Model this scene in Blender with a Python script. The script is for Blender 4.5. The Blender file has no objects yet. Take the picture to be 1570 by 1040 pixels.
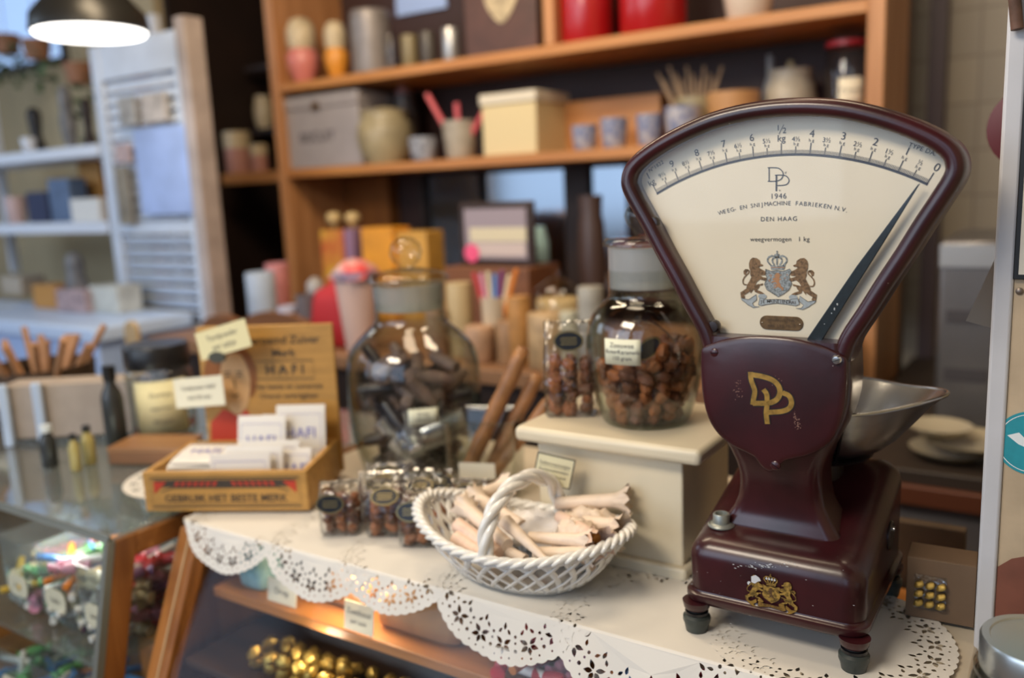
import bpy, bmesh, math, random
from mathutils import Vector, Matrix, Euler
from mathutils.geometry import delaunay_2d_cdt
PI = math.pi
rnd = random.Random(7)
SC = bpy.context.scene
COL = SC.collection

# ------------------------------------------------------------------ camera
CAM_LOC = Vector((0.0, 0.0, 1.45))
FPX = 1321.44
_dn = Vector((330.0, 7400.0, FPX)).normalized()       # image coords: x right, y down, z forward
_xm = Vector((-2040.0, -145.0, FPX)).normalized()
_X, _Z = -_xm, -_dn
_Y = _Z.cross(_X)
def ray(px, py):
    d = Vector((px - 785.0, py - 520.0, FPX))
    return Vector((_X.dot(d), _Y.dot(d), _Z.dot(d)))
def at(px, py, x=None, y=None, z=None):
    """point of the room seen at a pixel of the photograph, on the plane x=, y= or z="""
    d = ray(px, py)
    if z is not None: t = (z - CAM_LOC.z) / d.z
    elif y is not None: t = (y - CAM_LOC.y) / d.y
    else: t = (x - CAM_LOC.x) / d.x
    return CAM_LOC + d * t
cam = bpy.data.cameras.new('camera')
cam_o = bpy.data.objects.new('camera', cam); COL.objects.link(cam_o)
cam.sensor_width = 36.0; cam.lens = 36.0 * FPX / 1570.0
cam.clip_start = 0.02; cam.clip_end = 60
r_ = Vector((_X.x, _Y.x, _Z.x)); d_ = Vector((_X.y, _Y.y, _Z.y)); f_ = Vector((_X.z, _Y.z, _Z.z))
m = Matrix(((r_.x, -d_.x, -f_.x, 0), (r_.y, -d_.y, -f_.y, 0), (r_.z, -d_.z, -f_.z, 0), (0, 0, 0, 1)))
cam_o.matrix_world = Matrix.Translation(CAM_LOC) @ m
cam.dof.use_dof = True; cam.dof.focus_distance = 0.86; cam.dof.aperture_fstop = 2.3
SC.camera = cam_o
SC.view_settings.view_transform = 'Standard'; SC.view_settings.look = 'None'
SC.view_settings.gamma = 1.0; SC.view_settings.use_curve_mapping = False
SC.view_settings.exposure = 0.0
SC.cycles.use_denoising = True; SC.cycles.use_adaptive_sampling = False
SC.cycles.max_bounces = 8; SC.cycles.transparent_max_bounces = 24; SC.cycles.glossy_bounces = 4
SC.cycles.diffuse_bounces = 3; SC.cycles.sample_clamp_indirect = 4.0; SC.cycles.caustics_reflective = False; SC.cycles.caustics_refractive = False

# ------------------------------------------------------------------ world: the rest of the shop and the street behind the camera
W = bpy.data.worlds.new('world'); SC.world = W; W.use_nodes = True
nt = W.node_tree; nt.nodes.clear()
def N(t, **k):
    n = nt.nodes.new(t)
    for a, b in k.items(): setattr(n, a, b)
    return n
tc = N('ShaderNodeTexCoord'); sp = N('ShaderNodeSeparateXYZ'); nt.links.new(tc.outputs['Generated'], sp.inputs[0])
def math_(op, a, b=None, nt=nt):
    n = nt.nodes.new('ShaderNodeMath'); n.operation = op
    for i, q in enumerate((a, b)):
        if q is None: continue
        if isinstance(q, (int, float)): n.inputs[i].default_value = q
        else: nt.links.new(q, n.inputs[i])
    return n.outputs[0]
def band(s, lo, hi, soft=0.03):
    n = N('ShaderNodeMapRange'); n.interpolation_type = 'SMOOTHSTEP'; nt.links.new(s, n.inputs[0])
    n.inputs[1].default_value = lo - soft; n.inputs[2].default_value = lo + soft
    n2 = N('ShaderNodeMapRange'); n2.interpolation_type = 'SMOOTHSTEP'; nt.links.new(s, n2.inputs[0])
    n2.inputs[1].default_value = hi - soft; n2.inputs[2].default_value = hi + soft
    n2.inputs[3].default_value = 1; n2.inputs[4].default_value = 0
    return math_('MULTIPLY', n.outputs[0], n2.outputs[0])
az = math_('ARCTAN2', sp.outputs[0], math_('MULTIPLY', sp.outputs[1], -1.0))   # 0 = street side (-Y)
zz = sp.outputs[2]
wins = None
for lo, hi, zl, zh in ((-1.25, -0.75, -0.05, 0.42), (-0.6, -0.12, -0.05, 0.45), (0.02, 0.5, -0.05, 0.45), (0.7, 1.05, 0.0, 0.35)):
    w_ = math_('MULTIPLY', band(az, lo, hi), band(zz, zl, zh))
    wins = w_ if wins is None else math_('ADD', wins, w_)
rooms = N('ShaderNodeMix', data_type='RGBA'); rooms.inputs[6].default_value = (0.17, 0.135, 0.10, 1); rooms.inputs[7].default_value = (0.42, 0.38, 0.33, 1)
mr = N('ShaderNodeMapRange'); nt.links.new(zz, mr.inputs[0]); mr.inputs[1].default_value = -0.3; mr.inputs[2].default_value = 0.8
nt.links.new(mr.outputs[0], rooms.inputs[0])
mx = N('ShaderNodeMix', data_type='RGBA'); nt.links.new(wins, mx.inputs[0]); nt.links.new(rooms.outputs[2], mx.inputs[6])
mx.inputs[7].default_value = (2.0, 2.6, 3.6, 1)
bg = N('ShaderNodeBackground'); nt.links.new(mx.outputs[2], bg.inputs[0]); bg.inputs[1].default_value = 0.50
ow = N('ShaderNodeOutputWorld'); nt.links.new(bg.outputs[0], ow.inputs[0])

# ------------------------------------------------------------------ lights of the shop
def area(name, loc, target, sx, sy, power, col):
    l = bpy.data.lights.new(name, 'AREA'); l.shape = 'RECTANGLE'; l.size = sx; l.size_y = sy; l.energy = power; l.color = col
    o = bpy.data.objects.new(name, l); COL.objects.link(o); o.location = loc
    o.rotation_euler = (Vector(target) - Vector(loc)).to_track_quat('-Z', 'Y').to_euler(); return o
area('shop_window_daylight', (-2.2, -2.2, 2.0), (-1.6, 1.2, 1.1), 2.6, 1.6, 24, (0.80, 0.90, 1.0))
area('ceiling_lamp_light', (-0.75, 0.85, 2.75), (-0.7, 0.95, 0.9), 0.7, 0.35, 6, (1.0, 0.80, 0.56))
area('ceiling_lamp_light', (-0.95, -0.70, 2.75), (-0.40, 0.85, 1.3), 0.9, 0.45, 33, (1.0, 0.87, 0.70))
area('ceiling_lamp_light', (-1.7, 1.3, 2.75), (-1.7, 2.4, 1.4), 0.9, 0.4, 26, (1.0, 0.80, 0.56))
area('ceiling_lamp_light', (-0.3, 1.5, 2.7), (-0.8, 2.6, 1.2), 0.5, 0.4, 9, (1.0, 0.80, 0.56))
area('left_window_daylight', (-4.4, 0.4, 2.2), (-3.0, 2.0, 1.3), 1.2, 1.2, 15, (0.62, 0.79, 1.0))

# ------------------------------------------------------------------ materials
MATS = {}
def mat(name, col, rough=0.5, metal=0.0, spec=0.5, bump=0.0, bscale=60.0, var=0.0, vscale=12.0, col2=None, coat=0.0,
        kind=None, stretch=(1, 1, 1), emit=None, sss=0.0, alpha=None):
    if name in MATS: return MATS[name]
    M = bpy.data.materials.new(name); M.use_nodes = True; MATS[name] = M
    t = M.node_tree; b = t.nodes['Principled BSDF']
    b.inputs['Base Color'].default_value = (*col, 1); b.inputs['Roughness'].default_value = rough
    b.inputs['Metallic'].default_value = metal; b.inputs['Specular IOR Level'].default_value = spec
    b.inputs['Coat Weight'].default_value = coat; b.inputs['Coat Roughness'].default_value = 0.15
    if sss: b.inputs['Subsurface Weight'].default_value = sss; b.inputs['Subsurface Scale'].default_value = 0.004
    if emit: b.inputs['Emission Color'].default_value = (*emit[0], 1); b.inputs['Emission Strength'].default_value = emit[1]
    tcx = t.nodes.new('ShaderNodeTexCoord'); mp = t.nodes.new('ShaderNodeMapping'); mp.inputs['Scale'].default_value = stretch
    t.links.new(tcx.outputs['Object'], mp.inputs[0])
    if var or col2:
        n = t.nodes.new('ShaderNodeTexNoise'); n.inputs['Scale'].default_value = vscale; n.inputs['Detail'].default_value = 5
        t.links.new(mp.outputs[0], n.inputs['Vector'])
        cr = t.nodes.new('ShaderNodeValToRGB')
        c2 = col2 or tuple(c * (1 - var) for c in col)
        cr.color_ramp.elements[0].color = (*c2, 1); cr.color_ramp.elements[1].color = (*col, 1)
        cr.color_ramp.elements[0].position = 0.35; cr.color_ramp.elements[1].position = 0.62
        t.links.new(n.outputs[0], cr.inputs[0]); t.links.new(cr.outputs[0], b.inputs['Base Color'])
        rr = t.nodes.new('ShaderNodeMapRange'); t.links.new(n.outputs[0], rr.inputs[0])
        rr.inputs[3].default_value = min(1, rough * 1.25); rr.inputs[4].default_value = rough * 0.8
        t.links.new(rr.outputs[0], b.inputs['Roughness'])
    if bump:
        n = t.nodes.new('ShaderNodeTexNoise'); n.inputs['Scale'].default_value = bscale; n.inputs['Detail'].default_value = 3
        t.links.new(mp.outputs[0], n.inputs['Vector'])
        bp = t.nodes.new('ShaderNodeBump'); bp.inputs['Strength'].default_value = bump; bp.inputs['Distance'].default_value = 0.002
        t.links.new(n.outputs[0], bp.inputs['Height']); t.links.new(bp.outputs[0], b.inputs['Normal'])
    return M
def wood(name, c1, c2, rough=0.4, axis=0, scale=7.0):
    if name in MATS: return MATS[name]
    s = [14, 14, 14]; s[axis] = 1.2
    return mat(name, c1, rough, col2=c2, vscale=scale / 4, stretch=tuple(s), bump=0.08, bscale=6, spec=0.4)
def glass(name, tint=(0.93, 0.96, 0.94), edge=(0.55, 0.66, 0.6), rough=0.02, refl=1.0, bump=0.0, bscale=20, base=0.0, haze=0.0):
    """thin clear wall: what is behind shows through, reflections grow at grazing angles"""
    if name in MATS: return MATS[name]
    M = bpy.data.materials.new(name); M.use_nodes = True; MATS[name] = M
    t = M.node_tree; t.nodes.clear()
    tr = t.nodes.new('ShaderNodeBsdfTransparent'); gl = t.nodes.new('ShaderNodeBsdfGlossy'); gl.inputs['Roughness'].default_value = rough
    lw = t.nodes.new('ShaderNodeLayerWeight'); lw.inputs[0].default_value = 0.5
    fr5 = math_('ADD', math_('MULTIPLY', math_('POWER', lw.outputs['Facing'], 4.0, nt=t), 0.80, nt=t), 0.045, nt=t)
    mc = t.nodes.new('ShaderNodeMix'); mc.data_type = 'RGBA'
    mc.inputs[6].default_value = (*tint, 1); mc.inputs[7].default_value = (*edge, 1)
    pw = math_('POWER', lw.outputs['Facing'], 2.2, nt=t); t.links.new(pw, mc.inputs[0]); t.links.new(mc.outputs[2], tr.inputs[0])
    ms = t.nodes.new('ShaderNodeMixShader'); fac = math_('MULTIPLY', fr5, refl, nt=t)
    if base: fac = math_('MAXIMUM', fac, base, nt=t)
    t.links.new(fac, ms.inputs[0]); t.links.new(tr.outputs[0], ms.inputs[1]); t.links.new(gl.outputs[0], ms.inputs[2])
    out = t.nodes.new('ShaderNodeOutputMaterial'); last = ms.outputs[0]
    if haze:
        df = t.nodes.new('ShaderNodeBsdfDiffuse'); df.inputs[0].default_value = (0.85, 0.87, 0.9, 1)
        m2 = t.nodes.new('ShaderNodeMixShader'); m2.inputs[0].default_value = haze
        t.links.new(last, m2.inputs[1]); t.links.new(df.outputs[0], m2.inputs[2]); last = m2.outputs[0]
    t.links.new(last, out.inputs[0])
    if bump:
        tcx = t.nodes.new('ShaderNodeTexCoord'); n = t.nodes.new('ShaderNodeTexNoise'); n.inputs['Scale'].default_value = bscale
        t.links.new(tcx.outputs['Object'], n.inputs['Vector'])
        bp = t.nodes.new('ShaderNodeBump'); bp.inputs['Strength'].default_value = bump; bp.inputs['Distance'].default_value = 0.01
        t.links.new(n.outputs[0], bp.inputs['Height'])
        for s in (gl, lw):
            t.links.new(bp.outputs[0], s.inputs['Normal'])
    return M

# ------------------------------------------------------------------ objects
def tag(o, label=None, cat=None, group=None, kind=None):
    if label: o['label'] = label
    if cat: o['category'] = cat
    if group: o['group'] = group
    if kind: o['kind'] = kind
    return o
def thing(name, label, cat, loc=(0, 0, 0), rz=0.0, group=None):
    o = bpy.data.objects.new(name, None); COL.objects.link(o); o.empty_display_size = 0.02
    o.location = loc; o.rotation_euler = (0, 0, rz)
    return tag(o, label, cat, group)
def copy_tree(o, parent=None):
    c = o.copy(); COL.objects.link(c)
    if parent is not None: c.parent = parent
    for ch in list(o.children): copy_tree(ch, c)
    return c
I4 = Matrix.Identity(4)
def T(x, y, z): return Matrix.Translation((x, y, z))
def RX(a): return Matrix.Rotation(a, 4, 'X')
def RY(a): return Matrix.Rotation(a, 4, 'Y')
def RZ(a): return Matrix.Rotation(a, 4, 'Z')
class MB:
    def __init__(s): s.v = []; s.f = []
    def add(s, vs, fs, M=None):
        b = len(s.v)
        for p in vs:
            p = Vector(p); s.v.append(M @ p if M is not None else p)
        for f in fs: s.f.append(tuple(i + b for i in f))
        return s
    def box(s, x0, x1, y0, y1, z0, z1, M=None):
        return s.add([(x0, y0, z0), (x1, y0, z0), (x1, y1, z0), (x0, y1, z0), (x0, y0, z1), (x1, y0, z1), (x1, y1, z1), (x0, y1, z1)],
              [(0, 3, 2, 1), (4, 5, 6, 7), (0, 1, 5, 4), (1, 2, 6, 5), (2, 3, 7, 6), (3, 0, 4, 7)], M)
    def lathe(s, prof, n=32, M=None, sx=1, sy=1):
        vs = []; fs = []
        for r, z in prof:
            for k in range(n):
                a = 2 * PI * k / n; vs.append((r * math.cos(a) * sx, r * math.sin(a) * sy, z))
        for i in range(len(prof) - 1):
            for k in range(n):
                k2 = (k + 1) % n; fs.append((i * n + k, i * n + k2, (i + 1) * n + k2, (i + 1) * n + k))
        if prof[0][0] > 1e-5: fs.append(tuple(reversed(range(n))))
        if prof[-1][0] > 1e-5: fs.append(tuple(range((len(prof) - 1) * n, len(prof) * n)))
        return s.add(vs, fs, M)
    def tube(s, path, rad, n=8, M=None, closed=False, flat=1.0):
        P = [Vector(p) for p in path]; L = len(P); vs = []; fs = []
        up = Vector((0, 0, 1)); prev = None
        for i, p in enumerate(P):
            a = P[(i - 1) % L] if (closed or i > 0) else p; b = P[(i + 1) % L] if (closed or i < L - 1) else p
            t = (b - a).normalized()
            if prev is None:
                u = up.cross(t)
                if u.length < 1e-3: u = Vector((1, 0, 0)).cross(t)
            else: u = prev - t * prev.dot(t)
            u.normalize(); prev = u; w = t.cross(u)
            r = rad[i] if isinstance(rad, (list, tuple)) else rad
            for k in range(n):
                an = 2 * PI * k / n; vs.append(p + u * math.cos(an) * r + w * math.sin(an) * r * flat)
        for i in range(L if closed else L - 1):
            j = (i + 1) % L
            for k in range(n):
                k2 = (k + 1) % n; fs.append((i * n + k, i * n + k2, j * n + k2, j * n + k))
        if not closed: fs.append(tuple(reversed(range(n)))); fs.append(tuple(range((L - 1) * n, L * n)))
        return s.add(vs, fs, M)
    def prism(s, poly, h0, h1, M=None):
        """polygon in local XY extruded h0..h1 in Z"""
        n = len(poly); vs = [(x, y, h0) for x, y in poly] + [(x, y, h1) for x, y in poly]
        fs = [tuple(reversed(range(n))), tuple(range(n, 2 * n))] + [(i, (i + 1) % n, n + (i + 1) % n, n + i) for i in range(n)]
        return s.add(vs, fs, M)
    def loft(s, rings, M=None, cap=True, closed=False):
        n = len(rings[0]); vs = [p for r in rings for p in r]; fs = []
        L = len(rings)
        for i in range(L if closed else L - 1):
            j = (i + 1) % L
            for k in range(n):
                k2 = (k + 1) % n; fs.append((i * n + k, i * n + k2, j * n + k2, j * n + k))
        if cap and not closed: fs.append(tuple(reversed(range(n)))); fs.append(tuple(range((L - 1) * n, L * n)))
        return s.add(vs, fs, M)
    def ball(s, r, M=None, n=12, sz=1.0, lump=0.0, rg=None, sx=1, sy=1):
        vs = []; fs = []; m_ = n // 2 + 1
        for i in range(m_ + 1):
            th = PI * i / m_
            for k in range(n):
                a = 2 * PI * k / n; q = r * (1 + (rg.uniform(-lump, lump) if lump and 0 < i < m_ else 0))
                vs.append((q * math.sin(th) * math.cos(a) * sx, q * math.sin(th) * math.sin(a) * sy, -q * math.cos(th) * sz))
        for i in range(m_):
            for k in range(n):
                k2 = (k + 1) % n; fs.append((i * n + k, i * n + k2, (i + 1) * n + k2, (i + 1) * n + k))
        return s.add(vs, fs, M)
    def build(s, name, mt, parent=None, smooth=True, bevel=0.0, seg=2, sharp=40, merge=True, sub=0, solid=0.0):
        me = bpy.data.meshes.new(name)
        me.from_pydata([tuple(p) for p in s.v], [], s.f)
        bm = bmesh.new(); bm.from_mesh(me)
        if merge: bmesh.ops.remove_doubles(bm, verts=bm.verts, dist=1e-6)
        bmesh.ops.recalc_face_normals(bm, faces=bm.faces)
        bm.to_mesh(me); bm.free()
        me.materials.append(mt)
        if smooth:
            me.shade_smooth()
            if sharp and not sub: me.set_sharp_from_angle(angle=math.radians(sharp))
        o = bpy.data.objects.new(name, me); COL.objects.link(o)
        if parent is not None: o.parent = parent
        if solid:
            q = o.modifiers.new('solid', 'SOLIDIFY'); q.thickness = solid; q.offset = 0
        if bevel:
            q = o.modifiers.new('bevel', 'BEVEL'); q.width = bevel; q.segments = seg; q.limit_method = 'ANGLE'; q.angle_limit = math.radians(35)
            q.harden_normals = False
        if sub:
            q = o.modifiers.new('sub', 'SUBSURF'); q.levels = sub; q.render_levels = sub
        return o
def box_at(name, mt, parent, x0, x1, y0, y1, z0, z1, bevel=0.002, M=None, **k):
    return MB().box(x0, x1, y0, y1, z0, z1, M).build(name, mt, parent, bevel=bevel, **k)
def struct(o): o['kind'] = 'structure'; return o
def poly_mesh(pts, y=0.0, M=None):
    """flat polygon (maybe concave) by constrained triangulation in XZ; returns MB"""
    return cdt_mesh([pts], [], M)
def cdt_mesh(outers, holes, M=None, mapf=None, lines=()):
    vs = []; fc = []; ed = []
    for lp in list(outers) + list(holes):
        lp = list(lp)
        if sum(lp[i - 1][0] * lp[i][1] - lp[i][0] * lp[i - 1][1] for i in range(len(lp))) < 0: lp.reverse()
        b = len(vs); vs += [Vector((p[0], p[1])) for p in lp]; fc.append(list(range(b, b + len(lp))))
    for a, b_ in lines:
        b = len(vs); vs += [Vector(a), Vector(b_)]; ed.append((b, b + 1))
    r = delaunay_2d_cdt(vs, ed, fc, 0 if lines else 1, 1e-7, True)
    V, F, OF = r[0], r[2], r[5]
    no = len(outers); keep = []
    for f, of in zip(F, OF):
        if not of: continue
        if any(i >= no for i in of): continue
        keep.append(f)
    mb = MB(); pts = [(mapf(p.x, p.y) if mapf else (p.x, p.y, 0)) for p in V]
    mb.add(pts, keep, M); return mb
_tcache = {}
def text_mesh(body, size=1.0, align='CENTER', off=0.0, extrude=0.0, space=1.0):
    key = (body, size, align, off, extrude, space)
    if key in _tcache: return _tcache[key]
    cu = bpy.data.curves.new('t', 'FONT'); cu.body = body; cu.size = size; cu.align_x = align; cu.align_y = 'CENTER'
    cu.offset = off; cu.extrude = extrude; cu.resolution_u = 4; cu.space_character = space; cu.space_line = 1.1
    o = bpy.data.objects.new('t', cu); COL.objects.link(o)
    dg = bpy.context.evaluated_depsgraph_get(); me = bpy.data.meshes.new_from_object(o.evaluated_get(dg))
    vs = [v.co.copy() for v in me.vertices]; fs = [tuple(p.vertices) for p in me.polygons]
    bpy.data.objects.remove(o); bpy.data.curves.remove(cu); bpy.data.meshes.remove(me)
    _tcache[key] = (vs, fs); return vs, fs
def add_text(mb, body, size, M, **k):
    vs, fs = text_mesh(body, size, **k); mb.add(vs, fs, M)
FACE = RX(PI / 2)      # local XY plane -> upright, facing -Y
def catmull(pts, n=6, closed=False):
    P = [Vector(p) for p in pts]; L = len(P); out = []
    for i in range(L if closed else L - 1):
        a = P[(i - 1) % L] if closed or i > 0 else P[0] * 2 - P[1]; b = P[i]; c = P[(i + 1) % L]
        d = P[(i + 2) % L] if closed or i < L - 2 else P[-1] * 2 - P[-2]
        for j in range(n):
            t = j / n
            out.append(0.5 * ((2 * b) + (c - a) * t + (2 * a - 5 * b + 4 * c - d) * t * t + (-a + 3 * b - 3 * c + d) * t ** 3))
    if not closed: out.append(P[-1])
    return out
Z0 = 0.95      # height of the counter top
# ================================================================== THE WEIGHING SCALE
maroon = mat('maroon_enamel', (0.047, 0.0075, 0.0105), 0.30, spec=0.5, var=0.45, vscale=16, bump=0.04, bscale=180, coat=0.25)
maroon_top = maroon
def add_chips(M, scale, thr, col=(0.55, 0.5, 0.46)):
    """worn specks in the enamel, fixed to the metal"""
    t = M.node_tree; b = t.nodes['Principled BSDF']; src = b.inputs['Base Color'].links[0].from_socket
    tcx = t.nodes.new('ShaderNodeTexCoord'); n = t.nodes.new('ShaderNodeTexNoise'); n.inputs['Scale'].default_value = scale; n.inputs['Detail'].default_value = 2
    t.links.new(tcx.outputs['Object'], n.inputs['Vector'])
    f = math_('GREATER_THAN', n.outputs[0], thr, nt=t); mx_ = t.nodes.new('ShaderNodeMix'); mx_.data_type = 'RGBA'
    t.links.new(f, mx_.inputs[0]); t.links.new(src, mx_.inputs[6]); mx_.inputs[7].default_value = (*col, 1)
    t.links.new(mx_.outputs[2], b.inputs['Base Color'])
add_chips(maroon, 260, 0.80)
dial_m = mat('dial_enamel', (0.82, 0.735, 0.565), 0.5, spec=0.25, var=0.03, vscale=20)
ink = mat('dial_ink', (0.03, 0.032, 0.045), 0.6)
ink_soft = mat('dial_ink_soft', (0.07, 0.07, 0.085), 0.6)
gold = mat('gold_transfer', (0.46, 0.27, 0.055), 0.38, metal=0.35, var=0.45, vscale=140)
gold_worn = mat('gold_transfer_worn', (0.50, 0.31, 0.07), 0.4, metal=0.3, var=0.75, vscale=330)
white_worn = mat('worn_to_primer', (0.62, 0.64, 0.66), 0.6)
lion_m = mat('lion_brown', (0.27, 0.155, 0.07), 0.6, var=0.62, vscale=420)
grey_m = mat('shield_grey', (0.36, 0.40, 0.41), 0.6, var=0.6, vscale=520)
grey_l = mat('ribbon_grey', (0.42, 0.47, 0.49), 0.6, var=0.2, vscale=300)
brass_old = mat('old_brass', (0.20, 0.115, 0.05), 0.42, metal=0.6, var=0.4, vscale=200)
dark_steel = mat('dark_steel', (0.05, 0.04, 0.04), 0.35, metal=0.7)
bright_steel = mat('bright_steel', (0.75, 0.74, 0.72), 0.18, metal=1.0)
foot_m = mat('foot_rubber', (0.045, 0.055, 0.05), 0.4, var=0.3, vscale=60)
black_gloss = mat('black_gloss', (0.006, 0.006, 0.008), 0.2)
pan_m = mat('pan_metal', (0.56, 0.57, 0.58), 0.24, metal=1.0, var=0.28, vscale=30, bump=0.06, bscale=50)
glass_dial = glass('dial_glass', (1, 1, 1), (0.97, 0.98, 0.98), 0.0, refl=0.7)

SX, SY = -0.2535, 0.845
scale = thing('weighing_scale', 'maroon enamelled shop weighing scale with fan-shaped cream dial on the counter', 'scale', (SX, SY, Z0))
def L3(x, y, z): return (x, y - SY, z - Z0)          # x is already measured from the scale's middle
def rrect(hx, y0, y1, r, n=5):
    """rounded rectangle ring, half width hx, y0..y1"""
    pts = []
    for cx, cy, a0 in ((hx - r, y0 + r, -PI / 2), (hx - r, y1 - r, 0), (-hx + r, y1 - r, PI / 2), (-hx + r, y0 + r, PI)):
        for k in range(n + 1):
            a = a0 + PI / 2 * k / n; pts.append((cx + r * math.cos(a), cy + r * math.sin(a)))
    return pts
# --- base: rounded box whose top climbs towards the back
XB = 0.006; BX, BF, BB = 0.0965, 0.838, 1.065
def top_z(y):
    t = max(0, min(1, (y - 0.86) / 0.19)); return 1.064 + 0.052 * t ** 1.35
rings = []
for inset, zt in ((0.010, 0.986), (0.003, 0.988), (0.0, 0.993), (0.0, 0.999), (0.004, 1.001), (0.0045, 1.003)):
    rings.append([L3(x + XB, y, zt) for x, y in rrect(BX - inset, BF + inset, BB - inset, 0.021 - inset * 0.5, 8)])
for k in range(6):
    f = k / 5; ins = 0.0045 - 0.001 * f
    rings.append([L3(x + XB, y, 1.003 + (top_z(y) - 0.024 - 1.003) * f) for x, y in rrect(BX - ins, BF + ins, BB - ins, 0.021, 8)])
R = 0.024
for k in range(1, 9):
    a = PI / 2 * k / 8; ins = 0.0035 + R * (1 - math.cos(a))
    rings.append([L3(x + XB, y, top_z(y) - 0.024 + R * math.sin(a)) for x, y in rrect(BX - ins, BF + ins, BB - ins, max(0.021 - R * (1 - math.cos(a)) * 0.35, 0.012), 8)])
for f in (0.75, 0.5, 0.25, 0.02):
    ins = BX - (BX - 0.0275) * f
    yc = (BF + BB) / 2; hy = (BB - BF) / 2 - 0.0275
    rings.append([L3(x + XB, yc + (y - yc), top_z(yc + (y - yc))) for x, y in rrect((BX - 0.0275) * f, yc - hy * f, yc + hy * f, 0.012 * f, 8)])
MB().loft(rings).build('base', maroon, scale, sharp=60)
# --- feet
foot_prof = [(0.0, 0.950), (0.0105, 0.950), (0.0115, 0.952), (0.0135, 0.962), (0.0150, 0.966), (0.0150, 0.971), (0.0125, 0.973), (0.0100, 0.975), (0.0105, 0.979), (0.013, 0.981), (0.013, 0.9835)]
for x, y in ((-0.078, 0.846), (0.088, 0.846), (-0.078, 1.035), (0.088, 1.035)):
    ft = MB().lathe([(r, z - Z0) for r, z in foot_prof], 28, T(x + 0.002, y - SY, 0)).build('foot', foot_m, scale)
    MB().lathe([(0.0085, 0.9735 - Z0), (0.0128, 0.9745 - Z0), (0.0128, 0.9775 - Z0), (0.0085, 0.979 - Z0)], 28, T(x + 0.002, y - SY, 0)).build('washer', black_gloss, ft)
    MB().lathe([(0.0115, 0.9795 - Z0), (0.0140, 0.982 - Z0), (0.0150, 0.9865 - Z0), (0.0155, 0.9895 - Z0)], 28, T(x + 0.002, y - SY, 0)).build('foot_collar', maroon, ft)
# --- column (neck swelling into the dial head)
prof = [(1.058, .064, .888), (1.064, .0655, .8855), (1.070, .0645, .886), (1.078, .0590, .8895), (1.088, .0530, .8905), (1.100, .0480, .889), (1.115, .0450, .886), (1.130, .0440, .8805), (1.145, .0460, .874),
        (1.160, .0510, .869), (1.175, .0580, .8645), (1.190, .0655, .8615), (1.205, .0708, .8605), (1.222, .0745, .860), (1.240, .0755, .860), (1.258, .0745, .860), (1.272, .0735, .860), (1.284, .072, .861)]
rings = []
for z, hx, yf in prof:
    yb = 0.955 if z > 1.1 else 0.955 + (1.1 - z) * 0.3
    rings.append([L3(x * (1 if y < 0.9 else 0.97), y, z) for x, y in rrect(hx, yf, yb, 0.016, 6)])
MB().loft(rings).build('column', maroon, scale, sharp=55)
# --- fan-shaped housing: front rim swept round the dial, casing behind it
half = [(0, 1.5125), (.02, 1.5118), (.04, 1.5098), (.0625, 1.5058), (.085, 1.4992), (.108, 1.4905), (.128, 1.481), (.1450, 1.4705), (.1555, 1.4600), (.1590, 1.4480), (.1560, 1.4370), (.146, 1.419), (.134, 1.3985), (.119, 1.371), (.103, 1.3435), (.087, 1.3145), (.0725, 1.289), (.066, 1.268)]
cl = [(-x, z) for x, z in reversed(half[1:])] + half
cl = [Vector((p.x, p.y)) for p in catmull([(x, z, 0) for x, z in cl], 4)]
nrm = []
for i in range(len(cl)):
    a = cl[max(i - 1, 0)]; b = cl[min(i + 1, len(cl) - 1)]; t_ = (b - a).normalized(); nrm.append(Vector((-t_.y, t_.x)))
def off(i, d): return cl[i] + nrm[i] * d
sect = [(-.0075, .884), (-.0085, .872), (-.0078, .866), (-.0055, .8625), (-.002, .861), (.002, .861), (.0055, .8625), (.0082, .866), (.0092, .872), (.0098, .884), (.0098, .900), (.0085, .9005), (0.0, .900), (-.0075, .900)]
rings = [[(off(i, d).x, y - SY, off(i, d).y - Z0) for d, y in sect] for i in range(len(cl))]
MB().loft(rings).build('dial_rim', maroon, scale, sharp=50)
rings = []
for d, y in ((.0065, .896), (.0070, .925), (.003, .940), (-.006, .946)):
    rings.append([(off(i, d).x, y - SY, off(i, d).y - Z0) for i in range(len(cl))])
MB().loft(rings).build('housing', maroon, scale, sharp=50)
# --- dial plate
DY = 0.8855
def D(px, py, y=DY):
    q = at(px, py, y=y); return (q.x - SX, q.z - Z0)
out = [(off(i, -.004).x, off(i, -.004).y - Z0) for i in range(len(cl))]
dial = cdt_mesh([out], [], T(0, DY - SY, 0) @ FACE).build('dial', dial_m, scale, smooth=False)
# --- printed scale
CZ, CR, A0 = 1.187 - Z0, 0.281, math.radians(28.4)
pm = MB(); pt = MB()
FD = T(0, DY - SY - 0.0006, 0) @ FACE
dx0 = 0.0005
def pol(a, r): return (dx0 + r * math.sin(a), CZ + r * math.cos(a))
def ringseg(mb, a0, a1, r0, r1, n, M):
    vs = []; 
    for k in range(n + 1):
        a = a0 + (a1 - a0) * k / n; vs += [(*pol(a, r0), 0), (*pol(a, r1), 0)]
    mb.add(vs, [(2 * k, 2 * k + 2, 2 * k + 3, 2 * k + 1) for k in range(n)], M)
ringseg(pm, -A0 - .003, A0 + .003, CR - .0011, CR + .0011, 90, FD)
for k in range(201):
    a = A0 - 2 * A0 * k / 200; L_ = .0047; w = .00022
    if k % 20 == 0: L_, w = .0115, .00042
    elif k % 10 == 0: L_, w = .0080, .00036
    dw = w / CR; mb_ = pm if k % 10 == 0 else pt
    ringseg(mb_, a - dw, a + dw, CR + .0008, CR + L_, 1, FD)
pm.build('scale_graduation', ink, dial, smooth=False)
pt.build('fine_graduation', ink_soft, dial, smooth=False)
nm = MB()
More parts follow.
